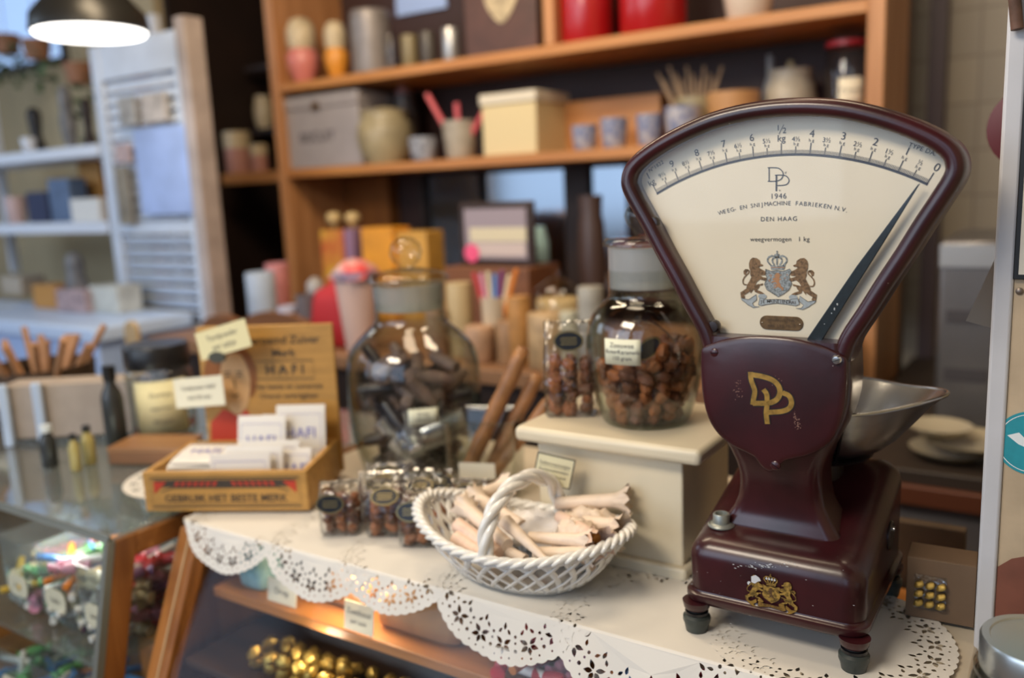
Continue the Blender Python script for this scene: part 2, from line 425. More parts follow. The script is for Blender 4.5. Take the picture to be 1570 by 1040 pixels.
def put(mb, body, a, r, s, off_=.0, tilt=1.0, **k):
    x, z = pol(a, r); add_text(mb, body, 1.0, FD @ T(x, z, 0) @ RZ(-a * tilt) @ Matrix.Scale(s, 4), off=off_, **k)
for h in range(0, 21):
    a = A0 - 2 * A0 * h / 20
    if h == 0: put(nm, '0', a, CR + .0165, .0105)
    elif h == 20: put(nm, '1', a, CR + .0215, .0105); put(nm, 'kg', a, CR + .0135, .0092)
    elif h == 10:
        put(nm, 'kg', a, CR + .0160, .0092)
        x, z = pol(a, CR + .0245)
        for s_, dxx, dzz in (('1', -.0032, .0018), ('2', .0030, -.0012)): add_text(nm, s_, 1, FD @ T(x + dxx, z + dzz, 0) @ Matrix.Scale(.0078, 4), off=0.0)
        nm.add([(x - .0026, z - .004, 0), (x - .0020, z - .004, 0), (x + .0026, z + .0048, 0), (x + .0020, z + .0048, 0)], [(0, 1, 2, 3)], FD)
    elif h % 2 == 0: put(nm, str(h // 2), a, CR + .0200, .0100); put(nm, 'h g', a, CR + .0138, .0044, .0)
    else:
        put(nm, (str(h // 2) if h > 1 else '') + '½', a, CR + .0148, .0064, .0); put(nm, 'h g', a, CR + .0103, .0042, .0)
put(nm, 'Nº1822', -math.radians(26.0), CR + .0262, .0056, .0, 1.12, space=1.12)
put(nm, 'TYPE DA.', math.radians(24.8), CR + .0262, .0058, .0, 0.95, space=1.08)
nm.build('numerals', ink, dial, smooth=False)
# --- maker's lettering
lt = MB()
def stroke(mb, pts, w, M, closed=False):
    P = [Vector(p) for p in pts]; n = len(P); vs = []
    for i in range(n):
        a = P[(i - 1) % n] if closed or i > 0 else P[i]; b = P[(i + 1) % n] if closed or i < n - 1 else P[i]
        t = (b - a).normalized(); q = Vector((-t.y, t.x)); wi = w[i] if isinstance(w, list) else w
        vs += [(*(P[i] + q * wi / 2), 0), (*(P[i] - q * wi / 2), 0)]
    fs = [(2 * i, 2 * i + 1, 2 * i + 3, 2 * i + 2) for i in range(n - 1)]
    if closed: fs.append((2 * n - 2, 2 * n - 1, 1, 0))
    mb.add(vs, fs, M)
def c2(pts, n=6): return [(p.x, p.y) for p in catmull([(x, y, 0) for x, y in pts], n)]
def Z1(x, y): return D(960 + x / 5.607, 170 + y / 5.607)
stroke(lt, [Z1(1230, 488), Z1(1230, 607)], .0010, FD)
stroke(lt, [Z1(*p) for p in c2([(1218, 489), (1260, 488), (1310, 493), (1343, 520), (1350, 550), (1335, 585), (1300, 602), (1258, 606), (1218, 606)])], .0009, FD)
stroke(lt, [Z1(1293, 553), Z1(1292, 690)], .0015, FD)
stroke(lt, [Z1(*p) for p in c2([(1280, 553), (1330, 552), (1375, 560), (1400, 590), (1392, 622), (1360, 638), (1300, 642)])], .0009, FD)
def dtext(mb, body, px, py, s, ang=0, off_=-.004, **k):
    x, z = D(px, py); add_text(mb, body, 1, FD @ T(x, z, 0) @ RZ(ang) @ Matrix.Scale(s, 4), off=off_, **k)
dtext(lt, '1946', 1193.5, 301, .0076, space=1.12)
dtext(lt, 'DEN HAAG', 1194, 336, .0064, 0.0, space=1.2)
dtext(lt, 'weegvermogen   1 kg', 1195, 367, .0066, space=1.05)
s_ = 'WEEG- EN SNIJMACHINE FABRIEKEN N.V.'
RR = 0.245; xc, zc = D(1197.5, 312)
wd = [0.0036 if c not in ' .I1-' else (0.0026 if c == ' ' else 0.0019) for c in s_]; tot = sum(wd); acc = 0
for c, w in zip(s_, wd):
    u = acc + w / 2 - tot / 2; acc += w; a = u * 1.17 / RR
    if c != ' ': add_text(lt, c, 1, FD @ T(xc + RR * math.sin(a), zc - RR + RR * math.cos(a), 0) @ RZ(-a) @ Matrix.Scale(.0060, 4), off=-.004)
dtext(lt, 'd', 1204.5, 265, .0036); dtext(lt, 'a', 1195.5, 291.5, .0034)
lt.build('lettering', ink, dial, smooth=False)
# --- coat of arms (lions, crown, shield, ribbon)
LION = [(815, 240), (845, 228), (852, 195), (885, 172), (925, 168), (950, 190), (962, 225), (960, 270), (948, 300), (950, 335), (938, 365), (955, 400), (980, 440), (990, 480), (1020, 500), (1050, 520), (1045, 570), (1020, 582), (1000, 572), (1010, 545), (975, 525), (948, 505), (945, 528), (928, 505), (912, 482), (900, 510), (850, 530), (800, 527), (830, 508), (878, 490), (860, 470), (850, 446), (822, 442), (815, 422), (850, 430), (898, 440), (880, 410), (850, 385), (802, 397), (776, 385), (782, 368), (820, 360), (848, 345), (800, 342), (783, 325), (800, 300), (838, 282), (860, 266), (850, 255), (825, 252)]
TAIL = [(985, 440), (1012, 438), (1024, 410), (1015, 375), (990, 345), (965, 318), (966, 296), (985, 290)]
TUFT = [(975, 285), (1000, 284), (1020, 305), (1015, 335), (1000, 345), (990, 320), (975, 305)]
SHIELD = [(545, 280), (600, 300), (660, 292), (720, 300), (785, 275), (803, 300), (778, 340), (807, 420), (780, 480), (730, 520), (675, 552), (620, 520), (560, 485), (535, 430), (560, 370), (545, 330)]
RIB = [(475, 640), (488, 568), (560, 583), (660, 577), (770, 580), (868, 560), (885, 618), (850, 634), (760, 622), (660, 615), (560, 630), (510, 645)]
RTAIL = [(1045, 575), (965, 590), (885, 535), (880, 590), (925, 625), (905, 655), (850, 658), (915, 670), (975, 640), (995, 622), (1030, 600)]
RCURL = [(780, 545), (800, 528), (850, 532), (866, 548), (862, 566), (800, 575), (782, 565)]
def arms(U, parent, mL, mS, mR, mI, y_in=0.0, textmat=None, worn=None):
    """U maps the drawing's coordinates to a 4x4-placed plane; builds the emblem's pieces"""
    mir = lambda P: [(1337 - x, y) for x, y in reversed(P)]
    def poly(mb, P, dz): 
        q = cdt_mesh([P], []); mb.add([U(v.x, v.y, dz) for v in q.v], q.f)
    def strk(mb, P, w, dz):
        t = MB(); stroke(t, P, w, None); mb.add([U(v.x, v.y, dz) for v in t.v], t.f)
    lion = MB(); poly(lion, LION, 2); strk(lion, c2(TAIL), 12, 2); poly(lion, TUFT, 2); lion.build('heraldic_lion', mL, parent, smooth=False)
    lion = MB(); poly(lion, mir(LION), 2)
    if worn is not None:
        wm = MB(); poly(wm, [(375, 200), (440, 165), (490, 190), (520, 235), (470, 262), (430, 300), (378, 290)], 3); poly(wm, mir(TUFT), 3)
        for cx in (600, 640, 680, 720): poly(wm, [(cx - 16, 188), (cx, 150), (cx + 16, 188), (cx, 200)], 4)
        wm.build('worn_patch', worn, parent, smooth=False)
    strk(lion, c2(mir(TAIL)), 12, 2); poly(lion, mir(TUFT), 2)
    lion.build('heraldic_lion', mL, parent, smooth=False)
    sh = MB(); poly(sh, SHIELD, 1); poly(sh, [(592, 238), (658, 248), (742, 238), (728, 285), (600, 285)], 2)
    for P in ([(600, 245), (566, 205), (570, 168), (605, 150), (655, 162)], [(632, 240), (612, 200), (622, 172), (655, 162)], [(658, 240), (658, 165)], [(716, 245), (752, 205), (748, 168), (712, 150), (662, 162)], [(684, 240), (706, 200), (696, 172), (662, 162)]):
        strk(sh, c2(P), 15, 2)
    for x, y in ((658, 108), (606, 148), (712, 148), (640, 140), (676, 140)): poly(sh, [(x - 10, y), (x, y - 12), (x + 10, y), (x, y + 12)], 3)
    poly(sh, [(645, 150), (652, 118), (664, 118), (671, 150)], 2)
    sh.build('crowned_shield', mS, parent, smooth=False)
    ml = MB(); q = [(670 + (x - 915) * .42, 400 + (y - 370) * .42) for x, y in LION]; poly(ml, q, 3)
    for i in range(16):
        a, b = rnd.uniform(575, 765), rnd.uniform(325, 470)
        poly(ml, [(a - 5, b - 6), (a + 5, b - 6), (a + 5, b + 6), (a - 5, b + 6)], 2)
    strk(ml, [(600, 262), (736, 262)], 7, 4)
    ml.build('shield_lion', mI, parent, smooth=False)
    rb = MB(); poly(rb, RIB, 3); poly(rb, RTAIL, 1); poly(rb, mir(RTAIL), 1); poly(rb, RCURL, 2); poly(rb, mir(RCURL), 2)
    rb.build('ribbon', mR, parent, smooth=False)
    tx = MB(); s_ = 'JE MAINTIENDRAI'
    for i, c in enumerate(s_):
        if c == ' ': continue
        x = 505 + i * 24.2; yy = 608 - 10 * (1 - ((x - 675) / 180) ** 2) ; vs, fs = text_mesh(c, 46, off=0.5)
        tx.add([U(x + p.x, yy - p.y, 5) for p in vs], [tuple(reversed(f)) for f in fs])
    for P in (RIB, RTAIL, mir(RTAIL), SHIELD): strk(tx, P + P[:1], 4, 5)
    tx.build('emblem_outline', textmat, parent, smooth=False)
ux, uz = D(1090 + 668 / 6.5, 370 + 380 / 6.5); uu = 0.0001025
arms(lambda x, y, d: (ux + (x - 668) * uu, DY - SY - 0.0004 - d * 0.00012, uz - (y - 380) * uu * 1.02), dial, lion_m, grey_m, grey_l, mat('arms_orange', (0.45, 0.22, 0.10), 0.6), textmat=mat('arms_line', (0.09, 0.08, 0.07), 0.6))
# --- brass number plate on the dial
px_, pz_ = D(1198, 495.5)
bp = MB().prism([(a[0], a[1]) for a in rrect(.0222, -.0073, .0073, .0072, 8)], 0, .0012, T(px_, DY - SY, pz_) @ FACE).build('number_plate', brass_old, scale, bevel=.0003)
pl = MB(); add_text(pl, 'IJkstempel 1946', 1, T(px_, DY - SY - .0014, pz_ + .0028) @ FACE @ Matrix.Scale(.0044, 4), off=-.02); add_text(pl, 'max. 1 kg  No 7', 1, T(px_, DY - SY - .0014, pz_ - .0028) @ FACE @ Matrix.Scale(.0044, 4), off=-.02)
pl.build('engraving', mat('engraved_dark', (0.03, 0.015, 0.01), 0.6), bp, smooth=False)
for s in (-1, 1): MB().ball(.0014, T(px_ + s * .0192, DY - SY - .0012, pz_), 10, .6).build('rivet', bright_steel, bp)
# --- pointer
pp = [D(*p, y=.877) for p in ((1407.5, 283), (1411.5, 281), (1353, 376), (1262.7, 519), (1225, 580), (1212, 571), (1239.6, 517), (1314.6, 407))]
MB().prism(pp, 0, .0022, T(0, .877 - SY, 0) @ FACE).build('pointer', mat('pointer_black', (0.012, 0.02, 0.024), 0.3, var=0.4, vscale=160), scale, smooth=False, bevel=.0007)
wp = MB()
for x, y, a, b in ((1284, 467, 2.2, 3.0), (1279.5, 474, 2.0, 3.4), (1275, 480.5, 1.2, 1.5), (1264, 497, 1.1, 1.1)):
    x0, z0 = D(x, y, .8745); wp.ball(.0005 * a / 1.2, T(x0, .8745 - SY, z0), 6, b / a, .3, rnd)
wp.build('chipped_paint', mat('chip_white', (0.7, 0.74, 0.76), 0.6), scale)
# --- glass over the dial
gl = [(off(i, -.007).x, off(i, -.007).y - Z0) for i in range(len(cl))]
cdt_mesh([gl], [], T(0, .8705 - SY, 0) @ FACE).build('dial_glass', glass_dial, scale, smooth=False)
# --- knobs holding the glass on the left
for px, py in ((1006, 341), (1098, 500)):
    x, z = D(px, py, .872)
    MB().lathe([(0, -.004), (.0060, -.004), (.0066, -.002), (.0066, .003), (.0055, .006), (0, .0065)], 20, T(x - .002, .872 - SY, z) @ RX(PI / 2)).build('glass_clip', dark_steel, scale)
# --- shield-shaped cover plate with a domed face
CS = [(0, 1.2885), (.025, 1.2872), (.048, 1.2825), (.066, 1.2755), (.0735, 1.2705), (.0748, 1.262), (.0748, 1.245), (.0738, 1.225), (.0705, 1.207), (.0645, 1.191), (.0545, 1.1785), (.0400, 1.1690), (.0250, 1.1635), (.0150, 1.1590), (.0080, 1.1500), (0, 1.1455)]
cc = CS + [(-x, z) for x, z in reversed(CS[1:-1])]
cov = [(p.x * .985, p.y) for p in catmull([(x, z, 0) for x, z in cc], 4, True)]
def dome(x, z):
    """depth of the plate's face"""
    q = min(1.0, math.hypot(x / .074, (z - 1.222) / .078)); return .8515 + .0045 * q ** 3
rings = [[L3(x, .860, z) for x, z in cov], [L3(x, .8575, z) for x, z in cov]]
for s in (.993, .982, .96, .9, .8, .68, .54, .4, .27, .14, .03):
    rr = []
    for x, z in cov:
        X_, Zt = x * s, 1.222 + (z - 1.222) * s; e = 0.0012 * max(0, (s - .96) / .04)
        rr.append(L3(X_, dome(X_, Zt) + e, Zt))
    rings.append(rr)
MB().loft(rings).build('cover_plate', maroon, scale, sharp=60)
def onplate(mb, eps=.00045, cuts=2):
    """lay a flat drawing in (x, z) onto the domed plate"""
    me = bmesh.new(); vs = [me.verts.new((v.x, v.y, 0)) for v in mb.v]
    for f in mb.f:
        try: me.faces.new([vs[i] for i in f])
        except ValueError: pass
    bmesh.ops.triangulate(me, faces=me.faces)
    o = MB(); o.add([(v.co.x, dome(v.co.x, v.co.y + Z0) - SY - eps, v.co.y) for v in me.verts], [])
    me.verts.index_update()
    for f in me.faces: o.f.append(tuple(v.index for v in f.verts))
    me.free(); return o
def Zc(x, y): 
    q = at(1080 + x / 4.523, 510 + y / 4.523, y=.8525); return (q.x - SX, q.z - Z0)
for M_, wk, eps in ((mat('transfer_outline', (0.02, 0.012, 0.01), 0.4), 1.45, .0005), (gold, 1.0, .0008)):
    g = MB()
    stroke(g, [Zc(*p) for p in c2([(322, 272), (328, 330), (352, 400), (345, 455), (338, 500)])], .0051 * wk, None)
    stroke(g, [Zc(*p) for p in c2([(325, 290), (400, 302), (470, 325), (515, 365), (527, 415), (505, 462), (450, 486), (338, 489)])], .0053 * wk, None)
    stroke(g, [Zc(*p) for p in c2([(412, 392), (436, 430), (437, 500), (432, 560), (440, 632)])], .0051 * wk, None)
    stroke(g, [Zc(*p) for p in c2([(545, 415), (590, 438), (607, 485), (588, 525), (535, 545), (440, 552)])], .0051 * wk, None)
    g.f = [f for f in g.f]
    onplate(g, eps).build('gold_monogram' if wk == 1.0 else 'monogram_outline', M_, scale, smooth=False, merge=False)
# scratches and wear beside the monogram
sc_ = MB()
for cx, cy, w, h, n in ((640, 610, 26, 80, 60), (235, 400, 40, 90, 26), (240, 350, 25, 20, 12), (500, 350, 70, 40, 14)):
    for i in range(n):
        x, y = rnd.gauss(cx, w * .45), rnd.gauss(cy, h * .45); s1 = rnd.uniform(1.2, 4)
        if cx == 640: x = cx + (y - 610) * .3 + rnd.gauss(0, 9)
        sc_.add([(*Zc(x - s1, y), 0), (*Zc(x, y + s1 * 1.4), 0), (*Zc(x + s1, y), 0), (*Zc(x, y - s1), 0)], [(0, 1, 2, 3)])
onplate(sc_, .0003).build('scratches', mat('scratch', (0.30, 0.16, 0.12), 0.6), scale, smooth=False, merge=False)
# screws of the plate
def screw(px, py, y, r, m_, ang, h=.002):
    q = at(px, py, y=y)
    s = MB().lathe([(0, -.001), (r * 1.02, -.001), (r, h * .4), (r * .75, h * .9), (0, h)], 20, T(q.x - SX, y - SY, q.z - Z0) @ RX(PI / 2)).build('screw', m_, scale)
    MB().box(-r * .85, r * .85, -.00035, .00035, h * .85, h * 1.04, T(q.x - SX, y - SY, q.z - Z0) @ RX(PI / 2) @ RZ(ang)).build('screw_slot', black_gloss, s, smooth=False)
screw(1096, 541, .8565, .0048, maroon, 0.1); screw(1283, 552, .8550, .0048, bright_steel, 0.4, .0035); screw(1189, 714, .8545, .0050, maroon, -0.6)
# --- emblem and wear on the base
BY = BF + .0032
q = at(1110 + 755 / 10.4, 860 + 500 / 10.4, y=BY); ex, ez = q.x - SX, q.z - Z0; eu = .0000715
arms(lambda x, y, d: (ex + (x - 668) * eu, BY - SY - .0009 - d * .00012, ez - (y - 385) * eu), scale, gold_worn, gold_worn, gold, mat('emblem_dark', (0.10, 0.05, 0.015), 0.5), worn=white_worn, textmat=mat('emblem_line', (0.12, 0.06, 0.02), 0.5))
wr = MB()
for i in range(70):
    x, y = rnd.gauss(1170, 24), rnd.gauss(868, 2.5)
    if i > 40: x, y = rnd.uniform(1055, 1320), rnd.uniform(872, 960)
    if i > 62: x, y = rnd.gauss(1059, 2), rnd.gauss(886, 6)
    a = rnd.uniform(.0002, .0011) * (1 if i < 40 else .6); q = at(x, y, y=BY - .0008)
    wr.add([(q.x - SX - a * 1.8, BY - .0008 - SY, q.z - Z0), (q.x - SX, BY - .0008 - SY, q.z - Z0 + a * .5), (q.x - SX + a * 1.6, BY - .0008 - SY, q.z - Z0 - a * .2), (q.x - SX, BY - .0008 - SY, q.z - Z0 - a * .6)], [(0, 1, 2, 3)])
wr.build('paint_chips', white_worn, scale, smooth=False, merge=False)
# --- spirit level on the base
vx, vy = at(1106, 806, z=1.066).x - SX, at(1106, 806, z=1.066).y
MB().lathe([(0, 0), (.0145, 0), (.0148, .0015), (.0135, .003), (.0125, .0022), (.0112, .0035), (.0092, .004), (.0092, .0135), (.0085, .0145), (.0066, .0145), (.0062, .0100), (0, .0100)], 32, T(vx, vy - SY, 1.066 - Z0)).build('level_housing', mat('level_metal', (0.34, 0.36, 0.33), 0.4, metal=0.6), scale)
# --- round cap on the right flank
fx = BX + XB - .0030
cp = MB().lathe([(0, -.004), (.0165, -.004), (.0165, .0008), (.0150, .0022), (.0115, .0016), (0, .0014)], 32, T(fx, .975 - SY, 1.050 - Z0) @ RY(PI / 2)).build('side_cap', dark_steel, scale)
MB().lathe([(0, 0), (.003, 0), (.003, .003), (0, .0034)], 12, T(fx + .0012, .975 - SY, 1.058 - Z0) @ RY(PI / 2)).build('cap_screw', bright_steel, cp)
# --- pan carrier
PX, PY = at(1235, 640, y=1.0).x, 1.010
cr = MB()
PX = -0.235
cr.lathe([(0, 1.085), (.022, 1.085), (.022, 1.118), (.05, 1.124), (.055, 1.129), (0, 1.129)], 28, T(PX - SX, PY - SY, -Z0))
cr.build('pan_carrier', dark_steel, scale)
# ------------------------------------------------------------------ pan (lies loose on the scale)
pan = thing('weighing_pan', 'worn silvery weighing pan with pouring spout, resting on the maroon scale', 'pan', (PX, PY, 1.1295))
def pr(a):
    c = math.cos(a); k = max(0.0, c); return .098 + .030 * k ** 8
def pan_rings(dr, dz):
    rings = []; n = 64
    for f, z in ((0.02, 0), (.3, 0.0005), (.48, .002), (.58, .006), (.68, .016), (.80, .035), (.92, .055), (1.0, .066)):
        ring = []
        for k in range(n):
            a = 2 * PI * k / n; r = .098 * f + (pr(a) - .098) * f ** 2.5 + dr
            ring.append((r * math.cos(a), r * math.sin(a) * (1 - .18 * max(0, math.cos(a)) ** 4 * f), z + dz + .012 * max(0, math.cos(a)) ** 6 * f ** 3))
        rings.append(ring)
    return rings
o_ = pan_rings(0, 0); i_ = pan_rings(-.0012, .0013)
MB().loft(o_ + list(reversed(i_))).build('bowl', pan_m, pan, sharp=70)
rim = [(pr(a) * math.cos(a), pr(a) * math.sin(a) * (1 - .18 * max(0, math.cos(a)) ** 4), .0665 + .012 * max(0, math.cos(a)) ** 6) for a in [2 * PI * k / 64 for k in range(64)]]
MB().tube(rim, .0022, 8, closed=True).build('rolled_rim', pan_m, pan)
for a in (-1.15, 1.15, 2.6, -2.6):
    pth = [(.098 * f * math.cos(a) + .002 * math.cos(a), .098 * f * math.sin(a) + .002 * math.sin(a), z - .002) for f, z in ((.45, .0005), (.60, .004), (.70, .016), (.82, .035), (.93, .054), (.99, .062))]
    MB().tube(catmull(pth, 4), .0022, 6).build('rib', black_gloss, pan)
# ================================================================== DISPLAY CASE (wood, sloping glass front)
wood_o = wood('oak_orange', (0.42, 0.17, 0.045), (0.24, 0.085, 0.02), 0.35, 2)
wood_ox = wood('oak_orange_rail', (0.44, 0.18, 0.05), (0.26, 0.095, 0.022), 0.35, 0)
wood_dark = wood('dark_wood', (0.060, 0.028, 0.014), (0.03, 0.014, 0.008), 0.5, 0)
paper_w = mat('doily_paper', (0.76, 0.73, 0.67), 0.85, spec=0.15, bump=0.05, bscale=260, sss=0.0)
glass_case = glass('case_glass', (0.98, 0.985, 0.98), (0.8, 0.86, 0.83), 0.02, refl=0.32)
cream_top = mat('counter_paper', (0.62, 0.54, 0.42), 0.6, var=0.1, vscale=9)
interior = mat('case_interior', (0.10, 0.065, 0.04), 0.7, var=0.3)
SL = 0.42; SA = math.atan(SL); FY = 0.797
CX0, CX1 = -1.174, -0.062
case = thing('display_case', 'wooden shop display case with sloping glass front, standing under the lace doilies', 'display case', (CX0, FY, 0))
def LC(x, y, z): return (x - CX0, y - FY, z)
def slab_case(name, m_, x0, x1, y0, y1, z0, z1, par=case, bev=.002): return box_at(name, m_, par, x0 - CX0, x1 - CX0, y0 - FY, y1 - FY, z0, z1, bev)
MB().prism([(0, 0), (CX1 - CX0, 0), (CX1 - CX0, 1.030 - FY), (-.165 - CX0, 1.030 - FY), (-.165 - CX0, 1.085 - FY), (-.372 - CX0, 1.085 - FY), (-.372 - CX0, 1.36 - FY), (0, 1.36 - FY)], 0.937, Z0).build('counter_top', cream_top, case, bevel=.004)
def slant(z, d=0.0): return FY - SL * (Z0 - z) + d
for x0, x1 in ((CX0, CX0 + .046), (CX1 - .046, CX1)):
    mb = MB(); pr_ = [(slant(.937), .937), (slant(.937) + .028, .937), (slant(.42) + .028, .42), (slant(.42), .42)]
    mb.prism([(y - FY, z) for y, z in pr_], x0 - CX0, x1 - CX0, Matrix(((0, 0, 1, 0), (1, 0, 0, 0), (0, 1, 0, 0), (0, 0, 0, 1))))
    st = mb.build('frame_post', wood_o, case, bevel=.003)
    g = MB(); xm_ = (x0 + x1) / 2 - CX0 + .004
    g.box(xm_ - .0018, xm_ + .0018, -.001, .001, 0, .56, T(0, slant(.937) - FY, .937) @ RX(-SA) @ RX(PI) )
    g.build('inlay_line', mat('inlay', (0.55, 0.38, 0.2), 0.4), st)
    # side wall of the case behind the post
    s2 = MB(); pr_ = [(slant(.937) + .028, .937), (1.34, .937), (1.34, 0), (slant(.42) + .028, 0), (slant(.42) + .028, .42)]
    xs = x0 if x0 == CX0 else x1 - .012
    if x0 != CX0: pr_[1] = (1.03, .937); pr_[2] = (1.03, 0)
    s2.prism([(y - FY, z) for y, z in pr_], xs - CX0, xs + .012 - CX0, Matrix(((0, 0, 1, 0), (1, 0, 0, 0), (0, 1, 0, 0), (0, 0, 0, 1)))).build('side_panel', wood_o, case)
g = MB(); a, b = CX0 + .046, CX1 - .046
g.prism([(slant(.935) + .006 - FY, .935), (slant(.935) + .011 - FY, .935), (slant(.42) + .011 - FY, .42), (slant(.42) + .006 - FY, .42)], a - CX0, b - CX0, Matrix(((0, 0, 1, 0), (1, 0, 0, 0), (0, 1, 0, 0), (0, 0, 0, 1))))
g.build('glass_pane', glass_case, case, smooth=False)
slab_case('shelf_board', wood_ox, a, b, 0.806, 1.30, 0.822, 0.838)
slab_case('shelf_board', wood_dark, a, b, 0.740, 1.30, 0.735, 0.747)
slab_case('back_panel', interior, a, b, 1.31, 1.33, 0.0, .937)
slab_case('case_floor', interior, CX0, CX1, slant(.42), 1.34, 0.36, 0.42)
slab_case('plinth', wood_dark, CX0 + .02, CX1 - .02, slant(.42) + .05, 1.30, 0.0, 0.36)

# ================================================================== LEFT GLASS CABINET
steel_trim = mat('glass_edge_trim', (0.20, 0.21, 0.19), 0.35, metal=0.3)
gedge = glass('green_plate_glass', (0.93, 0.96, 0.94), (0.50, 0.62, 0.56), 0.03, refl=1.3, haze=.06)
LX0, LX1, LFY, LBY = -2.75, -1.207, 0.689, 1.42
S2 = 0.23
cab = thing('glass_cabinet', 'glass-topped counter cabinet full of wrapped sweets, left of the doilies', 'display cabinet', (LX1, LFY, 0))
def cabx(name, m_, x0, x1, y0, y1, z0, z1, bev=.001, par=cab): return box_at(name, m_, par, x0 - LX1, x1 - LX1, y0 - LFY, y1 - LFY, z0, z1, bev)
cabx('top_glass', gedge, LX0, LX1, LFY, LBY, 0.942, Z0, .001)
def s2(z): return LFY - S2 * (Z0 - z)
YZ = Matrix(((0, 0, 1, 0), (1, 0, 0, 0), (0, 1, 0, 0), (0, 0, 0, 1)))
def prof_yz(name, m_, par, P, x0, x1, ox, oy, bev=0.0): return MB().prism([(y - oy, z) for y, z in P], x0 - ox, x1 - ox, YZ).build(name, m_, par, bevel=bev)
prof_yz('front_glass', glass_case, cab, [(s2(.94) + .002, .94), (s2(.94) + .007, .94), (s2(.35) + .007, .35), (s2(.35) + .002, .35)], LX0, LX1 - .004, LX1, LFY)
prof_yz('edge_trim', steel_trim, cab, [(LFY - .003, .941), (LFY + .003, .951), (LFY + .006, .951), (LFY + .006, .941)], LX0, LX1, LX1, LFY)
prof_yz('corner_trim', steel_trim, cab, [(s2(.94), .94), (s2(.94) + .014, .94), (s2(.35) + .014, .35), (s2(.35), .35)], LX1 - .010, LX1 + .001, LX1, LFY, .001)
prof_yz('side_frame', wood_o, cab, [(s2(.94) + .014, .94), (s2(.94) + .052, .94), (s2(.35) + .052, .35), (s2(.35) + .014, .35)], LX1 - .018, LX1, LX1, LFY, .002)
prof_yz('side_frame', wood_ox, cab, [(s2(.94) + .052, .94), (LBY, .94), (LBY, .905), (s2(.905) + .052, .905)], LX1 - .018, LX1, LX1, LFY, .002)
cabx('side_frame', wood_o, LX1 - .018, LX1, LBY - .05, LBY, .0, .905)
prof_yz('side_glass', glass_case, cab, [(s2(.9) + .05, .905), (LBY - .05, .905), (LBY - .05, .35), (s2(.35) + .05, .35)], LX1 - .011, LX1 - .008, LX1, LFY)
cabx('glass_shelf', gedge, LX0, LX1 - .012, LFY - .035, LBY - .02, 0.742, 0.749)
cabx('back_panel', mat('cab_back', (0.50, 0.44, 0.34), 0.7), LX0, LX1, LBY - .012, LBY, 0, .94)
cabx('cabinet_floor', wood_o, LX0, LX1, s2(.35), LBY, 0.0, 0.35)
cabx('side_frame', wood_o, LX0, LX0 + .02, LFY + .01, LBY, .35, .94)

# ------------------------------------------------------------------ sweets in the cabinet and the case
acry = glass('acrylic_bin', (0.92, 0.95, 0.96), (0.7, 0.8, 0.85), 0.06, refl=1.0, base=0.04, haze=0.05)
tag_m = mat('tag_cream', (0.78, 0.72, 0.56), 0.6); txt_m = mat('tag_ink', (0.06, 0.05, 0.05), 0.6)
def oval(w, h, n=10): return [(x, y - 0) for x, y in rrect(w / 2, -h / 2, h / 2, min(w, h) * .42, n)]
def bin_(x, y, z, w, d, h, label, words, group=None):
    t = thing('sweet_bin', label, 'storage bin', (x, y, z), 0, group)
    outer = [[(px, py, zz_) for px, py in rrect(w / 2 - (0.012 if zz_ == 0 else 0), 0 + (0.012 if zz_ == 0 else 0), d, .02, 5)] for zz_ in (0, .02, h)]
    inner = [[(px * .975, .0015 + py * .985, max(zz_, .0025)) for px, py, zz_ in r] for r in outer]
    MB().loft(outer + list(reversed(inner)), closed=False).build('tub', acry, t)
    tg = MB().prism(oval(.062, .040), 0, .0015, T(0.012, -.0025, h * .42) @ RX(PI / 2 )).build('name_tag', tag_m, t)
    m_ = MB(); add_text(m_, words, 1, T(0.012, -.0045, h * .42) @ FACE @ Matrix.Scale(.011, 4)); m_.build('writing', txt_m, tg, smooth=False)
    return t
SW = [mat('sweet_%s' % n, c, 0.3, spec=0.6) for n, c in (('red', (0.55, 0.03, 0.04)), ('blue', (0.10, 0.30, 0.70)), ('pink', (0.75, 0.30, 0.42)), ('white', (0.85, 0.83, 0.80)), ('green', (0.16, 0.42, 0.18)), ('yellow', (0.85, 0.55, 0.08)), ('purple', (0.22, 0.05, 0.20)), ('orange', (0.80, 0.25, 0.04)), ('cream', (0.80, 0.68, 0.46)))]
SWN = ['red', 'blue', 'pink', 'white', 'green', 'yellow', 'purple', 'orange', 'cream']
def sweet_proto(k):
    o = MB()
    if k % 2 == 0:
        o.lathe([(0, -.028), (.010, -.027), (.0035, -.0165), (.0085, -.013), (.0105, 0), (.0085, .013), (.0035, .0165), (.010, .027), (0, .028)], 10, RY(PI / 2))
    else:
        o.lathe([(0, -.035), (.006, -.034), (.0065, 0), (.006, .034), (0, .035)], 10, RY(PI / 2))
    return o.build('wrapped_sweet', SW[k])
protos = [sweet_proto(k) for k in range(9)]
used_ = set()
def sweet(k, loc, rot, label, group):
    if k in used_: o = protos[k].copy(); COL.objects.link(o)
    else: o = protos[k]; used_.add(k)
    o.location = loc; o.rotation_euler = rot; return tag(o, label, 'sweet', group)
